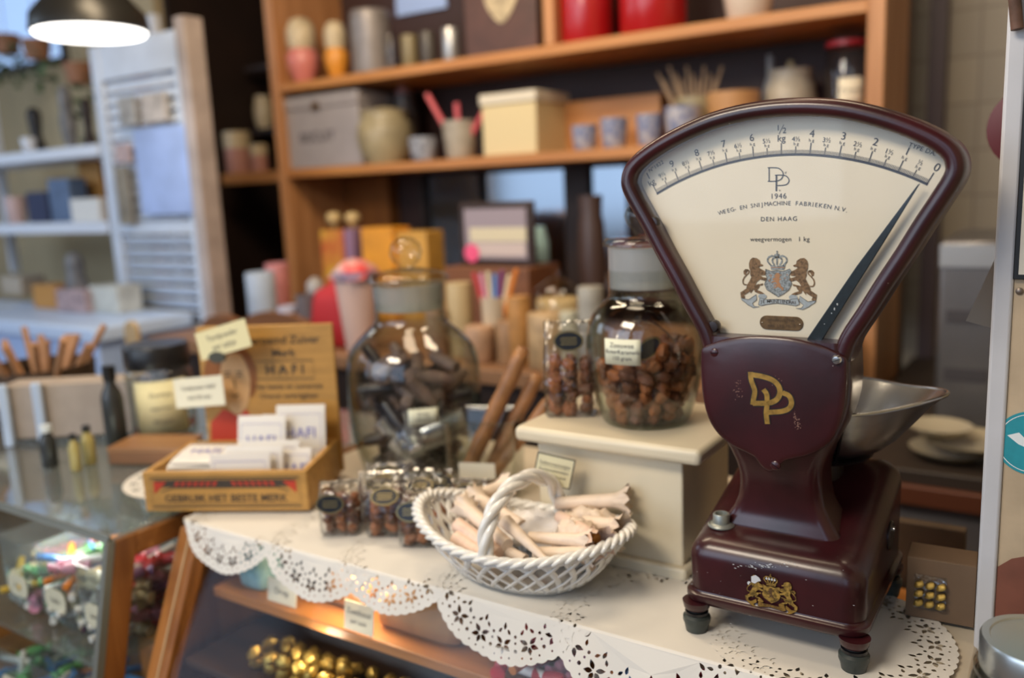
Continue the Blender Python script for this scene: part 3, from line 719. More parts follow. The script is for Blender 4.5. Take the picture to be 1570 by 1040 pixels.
def fill(bx, by, bz, w, d, n, kinds, where):
    rows = [(i) for i in range(n)]
    nx = max(1, int(w / .036)); ny = max(1, int(d / .032))
    for i in range(n):
        c = i % (nx * ny); l = i // (nx * ny)
        x = bx - w / 2 + .026 + (c % nx) * (w - .052) / max(1, nx - 1); y = by + .026 + (c // nx) * (d - .05) / max(1, ny - 1)
        k = rnd.choice(kinds)
        sweet(k, (x + rnd.uniform(-.004, .004), y + rnd.uniform(-.004, .004), bz + .013 + l * .0185), (rnd.uniform(-.12, .12), rnd.uniform(-.15, .15), rnd.uniform(0, 6.28)),
              '%s wrapped sweet lying %s' % (SWN[k], where), '%s sweets %s' % (SWN[k], where))
bw = .108
for i, (xc_, kinds, wrd, lb, wh) in enumerate(((-1.276, [0, 3, 6, 3, 8, 2, 3], 'Salmiak', 'clear bin of red, purple and white sweets, rightmost on the glass shelf', 'in the rightmost upper bin'), (-1.394, [1, 7, 3, 8, 2, 4, 3], 'Toffee', 'clear bin of blue, orange and green sweets on the glass shelf, beside the red-and-purple bin', 'in the second upper bin from the right'),
                                            (-1.512, [4, 8, 3, 5, 2], 'Fruit', 'clear bin of green and cream sweets at the left end of the upper glass shelf', 'in the leftmost upper bin'))):
    bin_(xc_, .690, .7495, bw, .17, .135, lb, wrd)
    fill(xc_, .690, .7525, bw, .15, 72 if i < 2 else 48, kinds, wh)
for i, (xc_, kinds, wrd, lb, wh) in enumerate(((-1.276, [3, 6, 8, 1], 'Drop', 'clear bin of dark and white sweets, rightmost below the glass shelf', 'in the rightmost lower bin'), (-1.394, [1, 2, 7, 3, 4], 'Zuurtjes', 'clear bin of blue, pink and orange sweets below the glass shelf', 'in the second lower bin from the right'), (-1.512, [4, 1, 3], 'Kaneel', 'clear bin of green and blue sweets, leftmost below the glass shelf', 'in the leftmost lower bin'))):
    rs = box_at('riser', mat('riser_white', (0.6, 0.6, 0.58), 0.5), None, xc_ - .05, xc_ + .05, .655, .80, .35, .585); tag(rs, ['white riser block under the bin of dark and white sweets', 'white riser block under the bin of blue and pink sweets', 'white riser block under the bin of green and blue sweets'][i], 'riser')
    bin_(xc_, .655, .5855, bw, .15, .11, lb, wrd)
    fill(xc_, .655, .5885, bw, .14, 40, kinds, wh)
cb_l = bpy.data.lights.new('cabinet_fill_light', 'POINT'); cb_l.energy = 1.1; cb_l.color = (1.0, .95, .88); cb_l.shadow_soft_size = .03  # added fill light to brighten the bins, not a fitting of the cabinet
cb_o = bpy.data.objects.new('cabinet_fill_light', cb_l); COL.objects.link(cb_o); cb_o.location = (-1.42, .74, .925)
cl_l = bpy.data.lights.new('case_light', 'POINT'); cl_l.energy = 1.0; cl_l.color = (1.0, .78, .5); cl_l.shadow_soft_size = .015
cl_o = bpy.data.objects.new('case_light', cl_l); COL.objects.link(cl_o); cl_o.location = (-.84, .845, .915)
case_fill_l = bpy.data.lights.new('case_light', 'POINT'); case_fill_l.energy = 0.22; case_fill_l.color = (1.0, .85, .65); case_fill_l.shadow_soft_size = .015  # second light, added only to brighten the sweets on the lower shelf
case_fill_o = bpy.data.objects.new('case_light', case_fill_l); COL.objects.link(case_fill_o); case_fill_o.location = (-.88, .79, .812)
# red bag seen through the cabinet's side glass
rb = MB().ball(.06, T(0, 0, .055), 20, .9, .08, rnd, .55, 1.0).build('sweet_bag', mat('red_foil', (0.42, 0.01, 0.03), 0.3, var=0.4, vscale=30)); rb.location = (-1.262, .775 + .12, .7495); tag(rb, 'dark red bag behind the side glass of the left cabinet', 'bag')
# things inside the wooden case
card_m = mat('card_cream', (0.80, 0.74, 0.58), 0.6)
def price_card(px, py, y, w, h, words, label, rz=0, lean=.15, tilt=0, z=None, border=None, col=None, off=None):
    q = at(px, py, y=y); zc_ = q.z if z is None else z
    t = thing('price_card', label, 'price card', (q.x, y, zc_ - h / 2), rz)
    M = T(0, 0, h / 2) @ RX(-lean) @ RY(tilt)
    if border: MB().box(-w / 2 - .0022, w / 2 + .0022, .0006, .0016, -h / 2 - .0022, h / 2 + .0022, M).build('backing', border, t)
    c = MB().box(-w / 2, w / 2, -.0004, .0005, -h / 2, h / 2, M).build('card', col or card_m, t)
    m_ = MB(); n = len(words)
    for i, (wd_, s) in enumerate(words): add_text(m_, wd_, 1, M @ T(0, -.0009, h * (.5 - (i + 1) / (n + 1))) @ FACE @ Matrix.Scale(s, 4), off=0.0)
    m_.build('writing', txt_m, c, smooth=False); return t
price_card(433, 915, .818, .062, .036, [('Drop', .014)], 'cream price card inside the case, leftmost on the inner shelf', z=.838 + .020)
price_card(550, 945, .812, .055, .042, [('Zoethout', .012), ('per stuk', .009)], 'brightly lit cream price card in the middle of the inner shelf', z=.838 + .022)
price_card(850, 1032, .765, .070, .044, [('Salt-Caramel', .015), ('250 gram', .012)], 'cream handwritten card standing below the doilies next to the red-and-white sweets', z=.748 + .024, rz=.1)
def sack(name, label, loc, w, d, h, m_, top=.35, rz=0, cat='bag', lump=.05, grp=None):
    rings = []
    for f, s in ((0, .75), (.08, .98), (.35, 1.05), (.65, .95), (.8, .8), (.9, top), (1.0, top * 1.5)):
        rings.append([(x * s * (1 + rnd.uniform(-lump, lump)), y * (s if f < .85 else top * .7), f * h * (1 + rnd.uniform(-lump, lump) * .5 * f)) for x, y in rrect(w / 2, -d / 2, d / 2, min(w, d) * .3, 5)])
    o = MB().loft(rings).build(name, m_, None, sharp=80); o.location = loc; o.rotation_euler = (0, 0, rz); return tag(o, label, cat, grp)
cello_blue = mat('pale_blue_foil', (0.30, 0.55, 0.62), 0.25, var=0.3, vscale=30)
sack('sweet_bag', 'pale blue bag hanging just right of the slanted wooden post, inside the case', (-1.062, .85, .8385), .06, .05, .085, cello_blue)
sack('sweet_bag', 'brown paper bag in the case, right of the brightly lit card', (-.735, .87, .8385), .15, .07, .07, mat('brown_bag', (0.42, 0.24, 0.12), 0.6, var=0.3, vscale=20))
sack('sweet_bag', 'small tan bag in the case, between the two cream cards', (-.885, .88, .8385), .08, .06, .07, mat('brown_bag', (0.42, 0.24, 0.12), 0.6))
sack('sweet_bag', 'dark cellophane bag on the inner shelf below the leftmost doilies', (-.975, .90, .8385), .09, .06, .08, mat('dark_cello', (0.03, 0.035, 0.05), 0.2, var=0.5, vscale=40))
gf = mat('gold_foil', (0.50, 0.34, 0.09), 0.32, metal=0.8, bump=0.5, bscale=300)
df_ = mat('dark_foil', (0.04, 0.04, 0.06), 0.2)
rw = [SW[0], SW[3], SW[2], SW[7], SW[1]]
gp = None
for i in range(46):
    s = MB().ball(.0135, None, 10, .7, .15, rnd).build('foil_sweet', gf) if gp is None else gp.copy()
    if gp is None: gp = s
    else: COL.objects.link(s)
    s.location = (-1.00 + (i % 10) * .03 + rnd.uniform(-.004, .004), .755 + ((i // 10) % 3) * .03 + rnd.uniform(-.003, .003) + .020, .7575 + (i // 30) * .016)
    s.rotation_euler = (rnd.random() * 3, rnd.random() * 3, 0)
    tag(s, 'gold foil sweet lying on the lower shelf of the case', 'sweet', 'gold foil sweets on the lower shelf')
for i in range(34):
    k = [0, 3, 0, 2, 3, 7, 1][i % 7]
    sweet(k, (-.575 + (i % 8) * .036 + rnd.uniform(-.006, .006), .825 + ((i // 8) % 4) * .036, .8515 if i < 32 else .868), (rnd.uniform(-.2, .2), rnd.uniform(-.1, .1), rnd.random() * 6),
          '%s wrapped sweet on the inner shelf behind the hanging lace' % SWN[k], '%s sweets behind the hanging lace' % SWN[k])
box_ = box_at('cardboard_box', mat('kraft', (0.5, 0.32, 0.14), 0.7), None, -.615, -.575, .80, .84, .748, .785); tag(box_, 'small kraft cardboard box below the hanging lace, left of the handwritten card', 'box')

# ================================================================== LACE DOILIES
def petal(cx, cy, ang, l, w, n=9):
    """a leaf-shaped hole"""
    pts = []
    for k in range(n + 1):
        t = k / n; r = l * t; pts.append((r, w * math.sin(PI * t ** .8) * .5))
    for k in range(n - 1, 0, -1):
        t = k / n; pts.append((l * t, -w * math.sin(PI * t ** .8) * .5))
    c, s = math.cos(ang), math.sin(ang)
    return [(cx + x * c - y * s, cy + x * s + y * c) for x, y in pts]
def dot(cx, cy, r, n=8): return [(cx + r * math.cos(2 * PI * k / n), cy + r * math.sin(2 * PI * k / n)) for k in range(n)]
def doily(cx, cy, R, dz, rot, label, net=False, nrep=None, holes_r=1.0):
    nrep = nrep or 20; outline = []; ns = nrep * 3; pern = 6
    for k in range(ns):
        for j in range(pern):
            a = 2 * PI * (k + j / pern) / ns; outline.append(((R + R * .016 * abs(math.sin(PI * j / pern))) * math.cos(a + rot), (R + R * .016 * abs(math.sin(PI * j / pern))) * math.sin(a + rot)))
    holes = []; u = R / .12
    for k in range(nrep):
        a = rot + 2 * PI * (k + .5) / nrep; da = 2 * PI / nrep
        def pl_(r, t): return (r * u * math.cos(a + t * da), r * u * math.sin(a + t * da))
        fx_, fy_ = pl_(.1015, 0)
        for i, (q, l, w) in enumerate(((0, .0085, .0048), (1.1, .0095, .0052), (2.2, .0100, .0048), (-1.1, .0095, .0052), (-2.2, .0100, .0048))):
            an = a + q; holes.append(petal(fx_ + .0018 * u * math.cos(an), fy_ + .0018 * u * math.sin(an), an, l * u * holes_r, w * u * holes_r))
        x, y = pl_(.0865, .0); holes.append(petal(x, y, a + PI, .0080 * u, .0038 * u))
        x, y = pl_(.0905, .27); holes.append(petal(x, y, a + PI + .7, .0065 * u, .0034 * u))
        x, y = pl_(.0905, -.27); holes.append(petal(x, y, a + PI - .7, .0065 * u, .0034 * u))
        x, y = pl_(.1065, .5); holes.append(dot(x, y, .0022 * u)); x, y = pl_(.0985, .5); holes.append(dot(x, y, .0014 * u)); x, y = pl_(.0920, .5); holes.append(dot(x, y, .0018 * u))
        x, y = pl_(.1135, .28); holes.append(dot(x, y, .0012 * u)); x, y = pl_(.1135, -.28); holes.append(dot(x, y, .0012 * u)); x, y = pl_(.1150, 0.0); holes.append(dot(x, y, .0012 * u))
    # fold line in the doily's own coordinates
    fl = FY - .0035 - cy
    lines = [((-R * 1.2, fl + e), (R * 1.2, fl + e)) for e in (0.0, -.0018, -.0040)]
    def mp(x, y):
        yy = cy + y; e = fl - y; z = Z0 + dz
        if e <= 0: return (x, y, z - Z0)
        arc = .0040; Y = fl; Zc_ = z - Z0
        tot = PI / 2 - SA
        if e < arc:
            t = e / arc * tot; rr = arc / tot; return (x, Y - rr * math.sin(t), Zc_ - rr * (1 - math.cos(t)))
        rr = arc / tot; s = e - arc; Y2 = Y - rr * math.sin(tot); Z2 = Zc_ - rr * (1 - math.cos(tot))
        wav = .0018 * math.sin(x * 70 + rot) * min(1, s / .03)
        return (x, Y2 - s * math.sin(SA) - wav * 1.0 - .0006, Z2 - s * math.cos(SA))
    mb = cdt_mesh([outline], holes, None, mp, lines if cy - R < FY else [((-R * .8, 0), (R * .8, 0))])
    o = mb.build('paper_doily', paper_w, None, smooth=False, merge=False)
    o.location = (cx, cy, Z0); tag(o, label, 'doily')
    return o
doily(-1.335, 0.935, .115, .0006, .3, 'paper doily lying on the glass cabinet top under the small wooden box', nrep=16)
doily(-1.055, 0.850, .118, .0008, .1, 'lace paper doily folded over the case edge, leftmost, below the wooden box of sachets')
doily(-0.868, 0.862, .130, .0016, .5, 'lace paper doily hanging over the edge below the cellophane bags of brown sweets')
doily(-0.735, 0.868, .124, .0024, .9, 'lace doily over the edge in front of two cream cards, left of the basket')
doily(-0.548, 0.862, .134, .0032, .2, 'lace paper doily under the white ceramic basket, hanging over the case edge')
doily(-0.368, 0.852, .138, .0040, .62, 'large lace paper doily hanging over the edge left of the weighing scale')
doily(-0.205, 0.905, .128, .0048, .4, 'lace paper doily under the weighing scale, its pierced rim showing at the right')

# ================================================================== WHITE CERAMIC BASKET
cer = mat('white_glaze', (0.83, 0.81, 0.76), 0.16, spec=0.6, coat=0.5)
BCX, BCY, BRZ = -0.573, 0.866, 0.03
bk = thing('ceramic_basket', 'white glazed woven ceramic basket with twisted handle', 'basket', (BCX, BCY, Z0 + .0052), BRZ)
def bsurf(a, f):
    """basket wall: angle a, height fraction f (0 foot .. 1 rim)"""
    c, s = math.cos(a), math.sin(a)
    ax = .078 + (.148 - .078) * f ** .8; ay = .048 + (.088 - .048) * f ** .8
    zt = .056 + .026 * abs(c) ** 2.2
    return Vector((ax * c, ay * s, .004 + (zt - .004) * f ** 1.15))
NB = 30
lat = MB()
for sgn in (1, -1):
    for k in range(NB):
        pth = [bsurf(2 * PI * k / NB + sgn * f * .42, .10 + .9 * f) * 1.0 + Vector((0, 0, 0)) for f in [i / 9 for i in range(10)]]
        n_ = [Vector((p.x, p.y, 0)).normalized() * (.0010 * sgn * math.sin(i * PI * 1.5)) for i, p in enumerate(pth)]
        lat.tube([p + q for p, q in zip(pth, n_)], .0044, 8, flat=.42)
lat.build('woven_wall', cer, bk, sharp=180)
ft = []
for f, o_f in ((0, -.01), (0, 0), (.16, .001), (.18, -.002), (.02, -.006)):
    ft.append([tuple(bsurf(2 * PI * k / 64, f) * (1 + o_f * 2) - Vector((0, 0, .004 if f == 0 else 0))) for k in range(64)])
MB().loft(ft, cap=True).build('foot', cer, bk, sharp=180)
rimb = MB()
NT = 54
for k in range(NT):
    a = 2 * PI * k / NT; p = [];
    for j in range(7):
        t = j / 6; aa = a + (t - .5) * .26; q = bsurf(aa, 1.0); n_ = Vector((q.x / .152 ** 2, q.y / .083 ** 2, 0)).normalized()
        p.append(q + n_ * (.0065 * math.cos(t * PI)) + Vector((0, 0, .0055 * math.sin(t * PI) - .0005)))
    rimb.tube(p, [.0018, .0032, .0041, .0044, .0041, .0032, .0018], 8)
rimb.tube([bsurf(2 * PI * k / 64, .97) for k in range(64)], .004, 8, closed=True)
rimb.build('braided_rim', cer, bk, sharp=180)
hd = MB(); hx = .012
def hpath(t):
    a = PI * t; return Vector((hx - .012 * math.cos(a), -.008 - .074 * math.cos(a), .054 + .080 * math.sin(a) ** .8))
for s in range(3):
    pth = []
    for i in range(49):
        t = i / 48; p = hpath(t); d = (hpath(min(1, t + .01)) - hpath(max(0, t - .01))).normalized(); u = Vector((1, 0, 0)); w = d.cross(u).normalized()
        an = t * 15 + s * 2 * PI / 3; pth.append(p + (u * math.cos(an) + w * math.sin(an)) * .0052)
    hd.tube(pth, .0056, 10)
for t in (0.01, .99):
    p = hpath(t); hd.ball(.013, T(p.x, p.y, p.z - .001), 14, .45)
hd.build('twisted_handle', cer, bk, sharp=180)

# ------------------------------------------------------------------ paper-wrapped rolls in the basket
wrapm = mat('wax_paper', (0.86, 0.70, 0.55), 0.4, var=0.14, vscale=50, bump=0.15, bscale=90, spec=0.4)
wraph = mat('wax_paper_pink', (0.86, 0.62, 0.48), 0.4, var=0.16, vscale=50, bump=0.15, bscale=90)
caram = mat('caramel', (0.62, 0.26, 0.05), 0.3)
tissue = mat('tissue', (0.80, 0.77, 0.76), 0.6, bump=0.3, bscale=60)
def roll(p0, p1, r0, r1, label, frill=True, m_=wrapm, grp='paper rolls in the ceramic basket'):
    p0, p1 = Vector(p0), Vector(p1); L_ = (p1 - p0).length
    t = thing('paper_roll', label, 'wrapped sweet', p0, 0, None)
    M = (p1 - p0).to_track_quat('Z', 'X').to_matrix().to_4x4()
    rings = []; n = 20
    for i in range(9):
        f = i / 8; r = r0 + (r1 - r0) * f
        rings.append([((r + rnd.uniform(-.0004, .0004)) * math.cos(2 * PI * k / n) , (r + rnd.uniform(-.0004, .0004)) * math.sin(2 * PI * k / n), f * L_) for k in range(n)])
    MB().loft(rings, M).build('wrapper', m_, t, sharp=80)
    if frill:
        fr_ = MB(); rings = []; n = 26
        for f, rr in ((0, .98), (.25, 1.02), (.5, 1.2), (.8, 1.5), (1.0, 1.85)):
            rings.append([(r1 * rr * (1 + .22 * f * math.sin(k * 2.4 + i_ * .3)) * math.cos(2 * PI * k / n), r1 * rr * (1 + .22 * f * math.sin(k * 2.4)) * math.sin(2 * PI * k / n), L_ * .97 + f * .021 + .004 * f * math.sin(k * 1.7)) for k in range(n) for i_ in (0,)])
        fr_.loft(rings, M, cap=False).build('twisted_end', m_, t, sharp=180)
        MB().ball(r1 * .8, M @ T(0, 0, L_), 10, .6).build('filling', caram, t)
    return t
def W2(px, py, z): q = at(px, py, z=z); return q
rolls = [((852, 772, 1.040), (942, 768, 1.048), .0080, .0100, 'upper right'),
         ((858, 792, 1.032), (912, 826, 1.036), .0075, .0100, 'right'),
         ((836, 858, 1.022), (775, 800, 1.040), .0036, .0092, 'centre'),
         ((812, 824, 1.026), (884, 829, 1.030), .0068, .0085, 'front'),
         ((818, 848, 1.016), (884, 850, 1.018), .0072, .0088, 'front low'),
         ((765, 850, 1.013), (702, 806, 1.024), .0085, .0098, 'left'),
         ((758, 862, 1.008), (700, 826, 1.014), .0085, .0098, 'left low'),
         ((778, 836, 1.022), (722, 786, 1.034), .0082, .0095, 'left upper'),
         ((800, 806, 1.024), (738, 768, 1.036), .0080, .0092, 'back'),
         ((896, 800, 1.032), (938, 806, 1.038), .0075, .0092, 'right rim'),
         ((700, 770, 1.030), (760, 750, 1.036), .0078, .0094, 'back left'),
         ((806, 858, 1.010), (770, 842, 1.012), .0060, .0078, 'front deep')]
lbls = ['paper-wrapped roll sticking out farthest towards the white box, at the back right of the basket', 'paper-wrapped roll with orange filling at its open end, at the basket right side',
        'cone-shaped paper roll whose thin tip points to the front rim, right of the basket handle', 'short paper roll with frilled orange end, just above the front right rim of the basket',
        'lowest paper roll along the front right rim, with a frilled end beside the orange fillings', 'middle of the three stacked rolls left of the basket handle', 'lowest of the three stacked rolls left of the basket handle', 'topmost of the three stacked rolls left of the basket handle',
        'paper roll lying behind the twisted handle, under the tissue', 'small frilled roll peeping over the right rim of the basket', 'crumpled paper roll at the back left of the basket, near the cellophane bags', 'short roll tucked at the foot of the twisted handle']
for (a, b, r0, r1, w), lb in zip(rolls, lbls):
    roll(W2(*a), W2(*b), r0, r1, lb, frill=w not in ('centre', 'left', 'left low'), m_=wraph if w in ('left', 'left low', 'right') else wrapm)
def crumple(name, label, c, w, d, h, m_, seed, cat, rz=0, n=16):
    rg = random.Random(seed); vs = []; 
    for j in range(n + 1):
        for i in range(n + 1):
            u, v = i / n - .5, j / n - .5; r2 = min(1, (u * u + v * v) * 4)
            vs.append((u * w + rg.uniform(-.004, .004), v * d + rg.uniform(-.004, .004), h * (1 - r2) ** .5 * (1 if r2 < 1 else 0) + rg.uniform(-.0045, .0045)))
    fs = [(j * (n + 1) + i, j * (n + 1) + i + 1, (j + 1) * (n + 1) + i + 1, (j + 1) * (n + 1) + i) for j in range(n) for i in range(n)]
    o = MB().add(vs, fs).build(name, m_, None, sharp=180, solid=.0006); o.location = c; o.rotation_euler = (0, 0, rz); return tag(o, label, cat)
crumple('tissue_paper', 'crumpled white tissue lying in the middle of the basket behind the handle', (-.560, .895, 1.004), .13, .10, .024, tissue, 3, 'tissue paper')
crumple('tissue_paper', 'crumpled pinkish wrapping paper at the left back of the basket', (-.655, .905, 1.000), .075, .05, .030, wrapm, 5, 'tissue paper')
crumple('tissue_paper', 'frilly crumpled wrapper above the orange-filled roll ends, right side of the basket', (-.492, .868, 1.020), .055, .045, .024, wrapm, 18, 'tissue paper', .5, 12)
crumple('tissue_paper', 'frilly crumpled wrapper below the uppermost right roll', (-.500, .915, 1.020), .075, .045, .022, wrapm, 28, 'tissue paper', .2, 12)
crumple('tissue_paper', 'crumpled wrapper at the right end of the basket near the rim', (-.480, .885, 1.000), .06, .05, .028, wrapm, 8, 'tissue paper')

# ================================================================== WHITE BOX WITH LID
white_p = mat('cream_paint', (0.76, 0.67, 0.49), 0.38, var=0.06, vscale=10, bump=0.05, bscale=40, coat=0.1)
wb = thing('white_box', 'cream painted wooden box with overhanging lid behind the basket', 'box', (-.49, .962, Z0))
box_at('body', white_p, wb, -.112, .098, 0, .17, .0, .158, .003)
box_at('plinth', white_p, wb, -.120, .106, -.012, .18, .0, .018, .004)
box_at('lid', white_p, wb, -.134, .130, -.024, .195, .1585, .1795, .0075, seg=3)
pc = thing('price_card', 'pale yellow card with dark border tilted against the cream box, behind the basket', 'price card', (at(849, 722, y=.925).x, .925, at(849, 722, y=.925).z), .42)
M = RX(-.06) @ RY(math.radians(13))
MB().box(-.0255, .0255, -.0002, .0008, -.0205, .0205, M).build('dark_border', mat('card_border', (0.13, 0.12, 0.09), 0.6), pc)
c_ = MB().box(-.0236, .0236, -.0008, -.0002, -.0186, .0186, M).build('card', mat('card_yellow', (0.80, 0.76, 0.52), 0.6), pc)
m_ = MB()
for i, (s, z_) in enumerate((('Suikermannetjes', .0085), ('Snoepstammetjes', .0000), ('ø7 smaken stuk', -.0075))): add_text(m_, s, 1, M @ T(0, -.0011, z_) @ FACE @ Matrix.Scale(.0056 if i else .0062, 4), off=0)
MB().box(-.0195, .0195, -.0012, -.0010, .0046, .0050, M).build('underline', txt_m, c_, smooth=False)
m_.build('writing', mat('card_ink', (0.12, 0.11, 0.10), 0.6), c_, smooth=False)
pk = MB().tube([(0, .001, -.02), (0, .0015, -.05)], .0012, 6).build('stick', glass_dial, pc)

# ================================================================== GLASS JARS, BAGS
jar_g = glass('jar_glass', (0.975, 0.98, 0.97), (0.55, 0.62, 0.54), 0.02, refl=1.1, bump=0.06, bscale=14)
jar_c = glass('ground_glass', (0.80, 0.80, 0.76), (0.45, 0.47, 0.42), 0.25, refl=1.0, haze=0.25)
brown_c = mat('brown_sweet', (0.36, 0.12, 0.038), 0.5, var=0.5, vscale=60, bump=0.3, bscale=90, spec=0.35)
brown_d = mat('brown_sweet_dark', (0.17, 0.06, 0.025), 0.5, var=0.5, vscale=60, bump=0.3, bscale=90, spec=0.35)
def shell(prof, th, n=48):
    inner = [(max(r - th, 0), z + (th if i == 0 else 0)) for i, (r, z) in enumerate(prof)]
    return prof, inner
def jar(name, label, loc, prof, lid_prof, cap_prof, label_card=None, th=.003):
    t = thing(name, label, 'jar', loc)
    sm = [(max(p.x, 0), p.y) for p in catmull([(r, z, 0) for r, z in prof], 5)]
    inn = [(max(r - th, 0.0), max(z, th * 1.5)) for r, z in reversed(sm)]
    MB().lathe([(0, 0)] + sm + inn, 56).build('glass_body', jar_g, t, sharp=80)
    l = MB().lathe(lid_prof, 48).build('lid', jar_g, t, sharp=60)
    if cap_prof: MB().lathe(cap_prof, 48).build('ground_stopper', jar_c, l, sharp=60)
    return t
JX, JY = -.4755, 1.040
j1 = jar('glass_jar', 'glass jar of brown sweets with a cream label, standing on the cream box', (JX, JY, Z0 + .1796), [(.050, 0), (.058, .004), (.068, .035), (.0765, .075), (.0785, .105), (.074, .135), (.060, .158), (.048, .168), (.0465, .180), (.0465, .205)],
         [(0, .247), (.030, .247), (.048, .246), (.052, .242), (.052, .237), (.046, .235), (0, .235)], [(.0445, .181), (.0455, .207), (.0455, .234), (.040, .234), (.040, .183)])
MB().lathe([(0, .247), (.010, .249), (.013, .256), (.021, .264), (.024, .274), (.021, .284), (.012, .291), (0, .293)], 32).build('knob', jar_g, [c for c in j1.children if c.name.startswith('lid')][0])
def label_on(t, ang, z, w, h, r, words, m_=None, tilt=0):
    M = RZ(ang) @ T(0, -r, z) @ RY(tilt)
    vs = []; n = 8
    for k in range(n + 1):
        x = -w / 2 + w * k / n; d = r - math.sqrt(max(r * r - x * x, 0)); vs += [(x, d - .0008, -h / 2), (x, d - .0008, h / 2)]
    c = MB().add(vs, [(2 * k, 2 * k + 2, 2 * k + 3, 2 * k + 1) for k in range(n)], M).build('paper_label', m_ or card_m, t, solid=.0006)
    b = MB()
    for i, (s, sz) in enumerate(words):
        vs, fs = text_mesh(s, 1.0, off=.004); zz_ = h * (.5 - (i + 1) / (len(words) + 1))
        b.add([(p.x * sz, (r - math.sqrt(max(r * r - (p.x * sz) ** 2, 0))) - .0014, zz_ + p.y * sz) for p in vs], fs, M)
    b.build('writing', txt_m, c, smooth=False)
VA = math.atan2(.4755, 1.04)   # a jar's label faces the customer
label_on(j1, .06, .108, .048, .033, .0795, [('Zeeuwse', .0088), ('BoterKaramels', .0075), ('150 gram', .0070)], mat('label_green', (0.78, 0.78, 0.60), 0.6))
lump_meshes = []
for i in range(4):
    o = MB().ball(.0115, None, 10, .72, .22, random.Random(i), 1.15, .85).build('brown_candy', [brown_c, brown_d][i % 2]); lump_meshes.append(o)
lused = set()
def lump(i, loc, sc, label, group, parent=None, name=None):
    if i in lused: o = lump_meshes[i].copy(); COL.objects.link(o)
    else: o = lump_meshes[i]; lused.add(i)
    o.location = loc; o.rotation_euler = (rnd.random() * 6, rnd.random() * 6, rnd.random() * 6); o.scale = (sc,) * 3
    if parent is not None:
        o.parent = parent; o.name = name or 'candy_piece'
        for kk in ('label', 'category', 'group'):
            if kk in o: del o[kk]
    else: tag(o, label, 'candy', group)
    return o
n_l = 0
for lay in range(7):
    z = .012 + lay * .0150; rmax = .050 + .018 * min(1, lay / 4) - .0105
    for ring in range(3):
        r = rmax * (ring + .35) / 2.35; cnt = max(3, int(2 * PI * r / .0215))
        if lay >= 5 and ring < 1: continue
        for k in range(cnt):
            a = 2 * PI * (k + .5 * lay) / cnt + ring
            if lay >= 5 and math.cos(a - 0.3) < (0.1 if lay == 5 else .45): continue
            lump(rnd.randrange(4), (JX + r * math.cos(a), JY + r * math.sin(a), Z0 + .18 + z + rnd.uniform(-.002, .002)), rnd.uniform(.78, 1.05), 'brown sweet inside the glass jar on the cream box', 'brown sweets in the jar on the cream box'); n_l += 1
cello = glass('cellophane', (0.97, 0.975, 0.98), (0.72, 0.76, 0.80), 0.12, refl=1.6, bump=0.9, bscale=55, base=0.06)
black_st = mat('sticker_black', (0.012, 0.014, 0.018), 0.3); gold_st = mat('sticker_gold', (0.55, 0.42, 0.16), 0.35, metal=0.5)
# small cellophane packet tucked in the jar's shoulder: built after the helper
def cello_bag(label, loc, rz, w, d, h, fillh, nl, sticker=(0, .8), st_ang=0, open_top=True, sc=1.0, fold=True, ydir=-1, name='candy_bag'):
    t = thing(name, label, 'bag of sweets', loc, rz)
    rings = []; rg = random.Random(int(abs(loc[0]) * 1e4))
    for f, s, sy in ((0, .93, .93), (.03, 1, 1), (fillh / h * .55, 1.03, 1.05), (fillh / h, .99, .96), (min(.97, fillh / h + .10), .98, .55), (1.0, 1.0, .12)):
        rings.append([(x * s * (1 + rg.uniform(-.03, .03)), y * sy * (1 + rg.uniform(-.04, .04)), f * h * (1 + (rg.uniform(-.02, .03) if f > .1 else 0))) for x, y in rrect(w / 2, -d / 2, d / 2, min(w, d) * .16, 5)])
    MB().loft(rings).build('cellophane', cello, t, sharp=50)
    s = MB().prism([(.021 * math.cos(2 * PI * k / 28), .0145 * math.sin(2 * PI * k / 28)) for k in range(28)], 0, .0010, T(sticker[0], -d * .52, h * sticker[1]) @ RX(PI / 2 - st_ang)).build('oval_sticker', black_st, t, smooth=False)
    g = MB(); Mx = T(sticker[0], -d * .52 - .0003, h * sticker[1]) @ RX(PI / 2 - st_ang) @ T(0, 0, .0011)
    stroke(g, [(.0195 * math.cos(2 * PI * k / 28), .0132 * math.sin(2 * PI * k / 28)) for k in range(28)], .0008, Mx, True)
    for yy in (-.004, 0, .004): stroke(g, [(-.011 + k * .002, yy + .0009 * math.sin(k * 2.3 + yy * 900)) for k in range(12)], .0007, Mx)
    g.build('sticker_print', gold_st, s, smooth=False)
    nx, ny = max(1, int(w / (.021 * sc))), max(1, int(d / (.021 * sc))); c = 0; z = .010 * sc
    while c < nl and z < fillh - .005:
        for iy in range(ny):
            for ix in range(nx):
                if c >= nl: break
                x = (-.5 + (ix + .5) / nx) * (w - .006); y = (-.5 + (iy + .5) / ny) * (d - .006)
                lump(rnd.randrange(4), (x + rnd.uniform(-.002, .002), y + rnd.uniform(-.002, .002), z + rnd.uniform(-.002, .002)), sc * rnd.uniform(.85, 1.05), None, None, t); c += 1
        z += .0155 * sc
    return t
Zt = Z0 + .18
cello_bag('cellophane bag of brown sweets with black oval sticker on the cream box', (-.583, 1.028, Zt), .45, .072, .050, .130, .092, 90, (0.0, .83), 0.05)
pkt = sack('candy_packet', 'silvery packet with dark oval sticker inside the glass jar, above the brown sweets', (JX + .036, JY - .020, Z0 + .265), .060, .022, .070, cello, .5, rz=.5, cat='packet')
pkt.rotation_euler = (.2, -.75, .5)
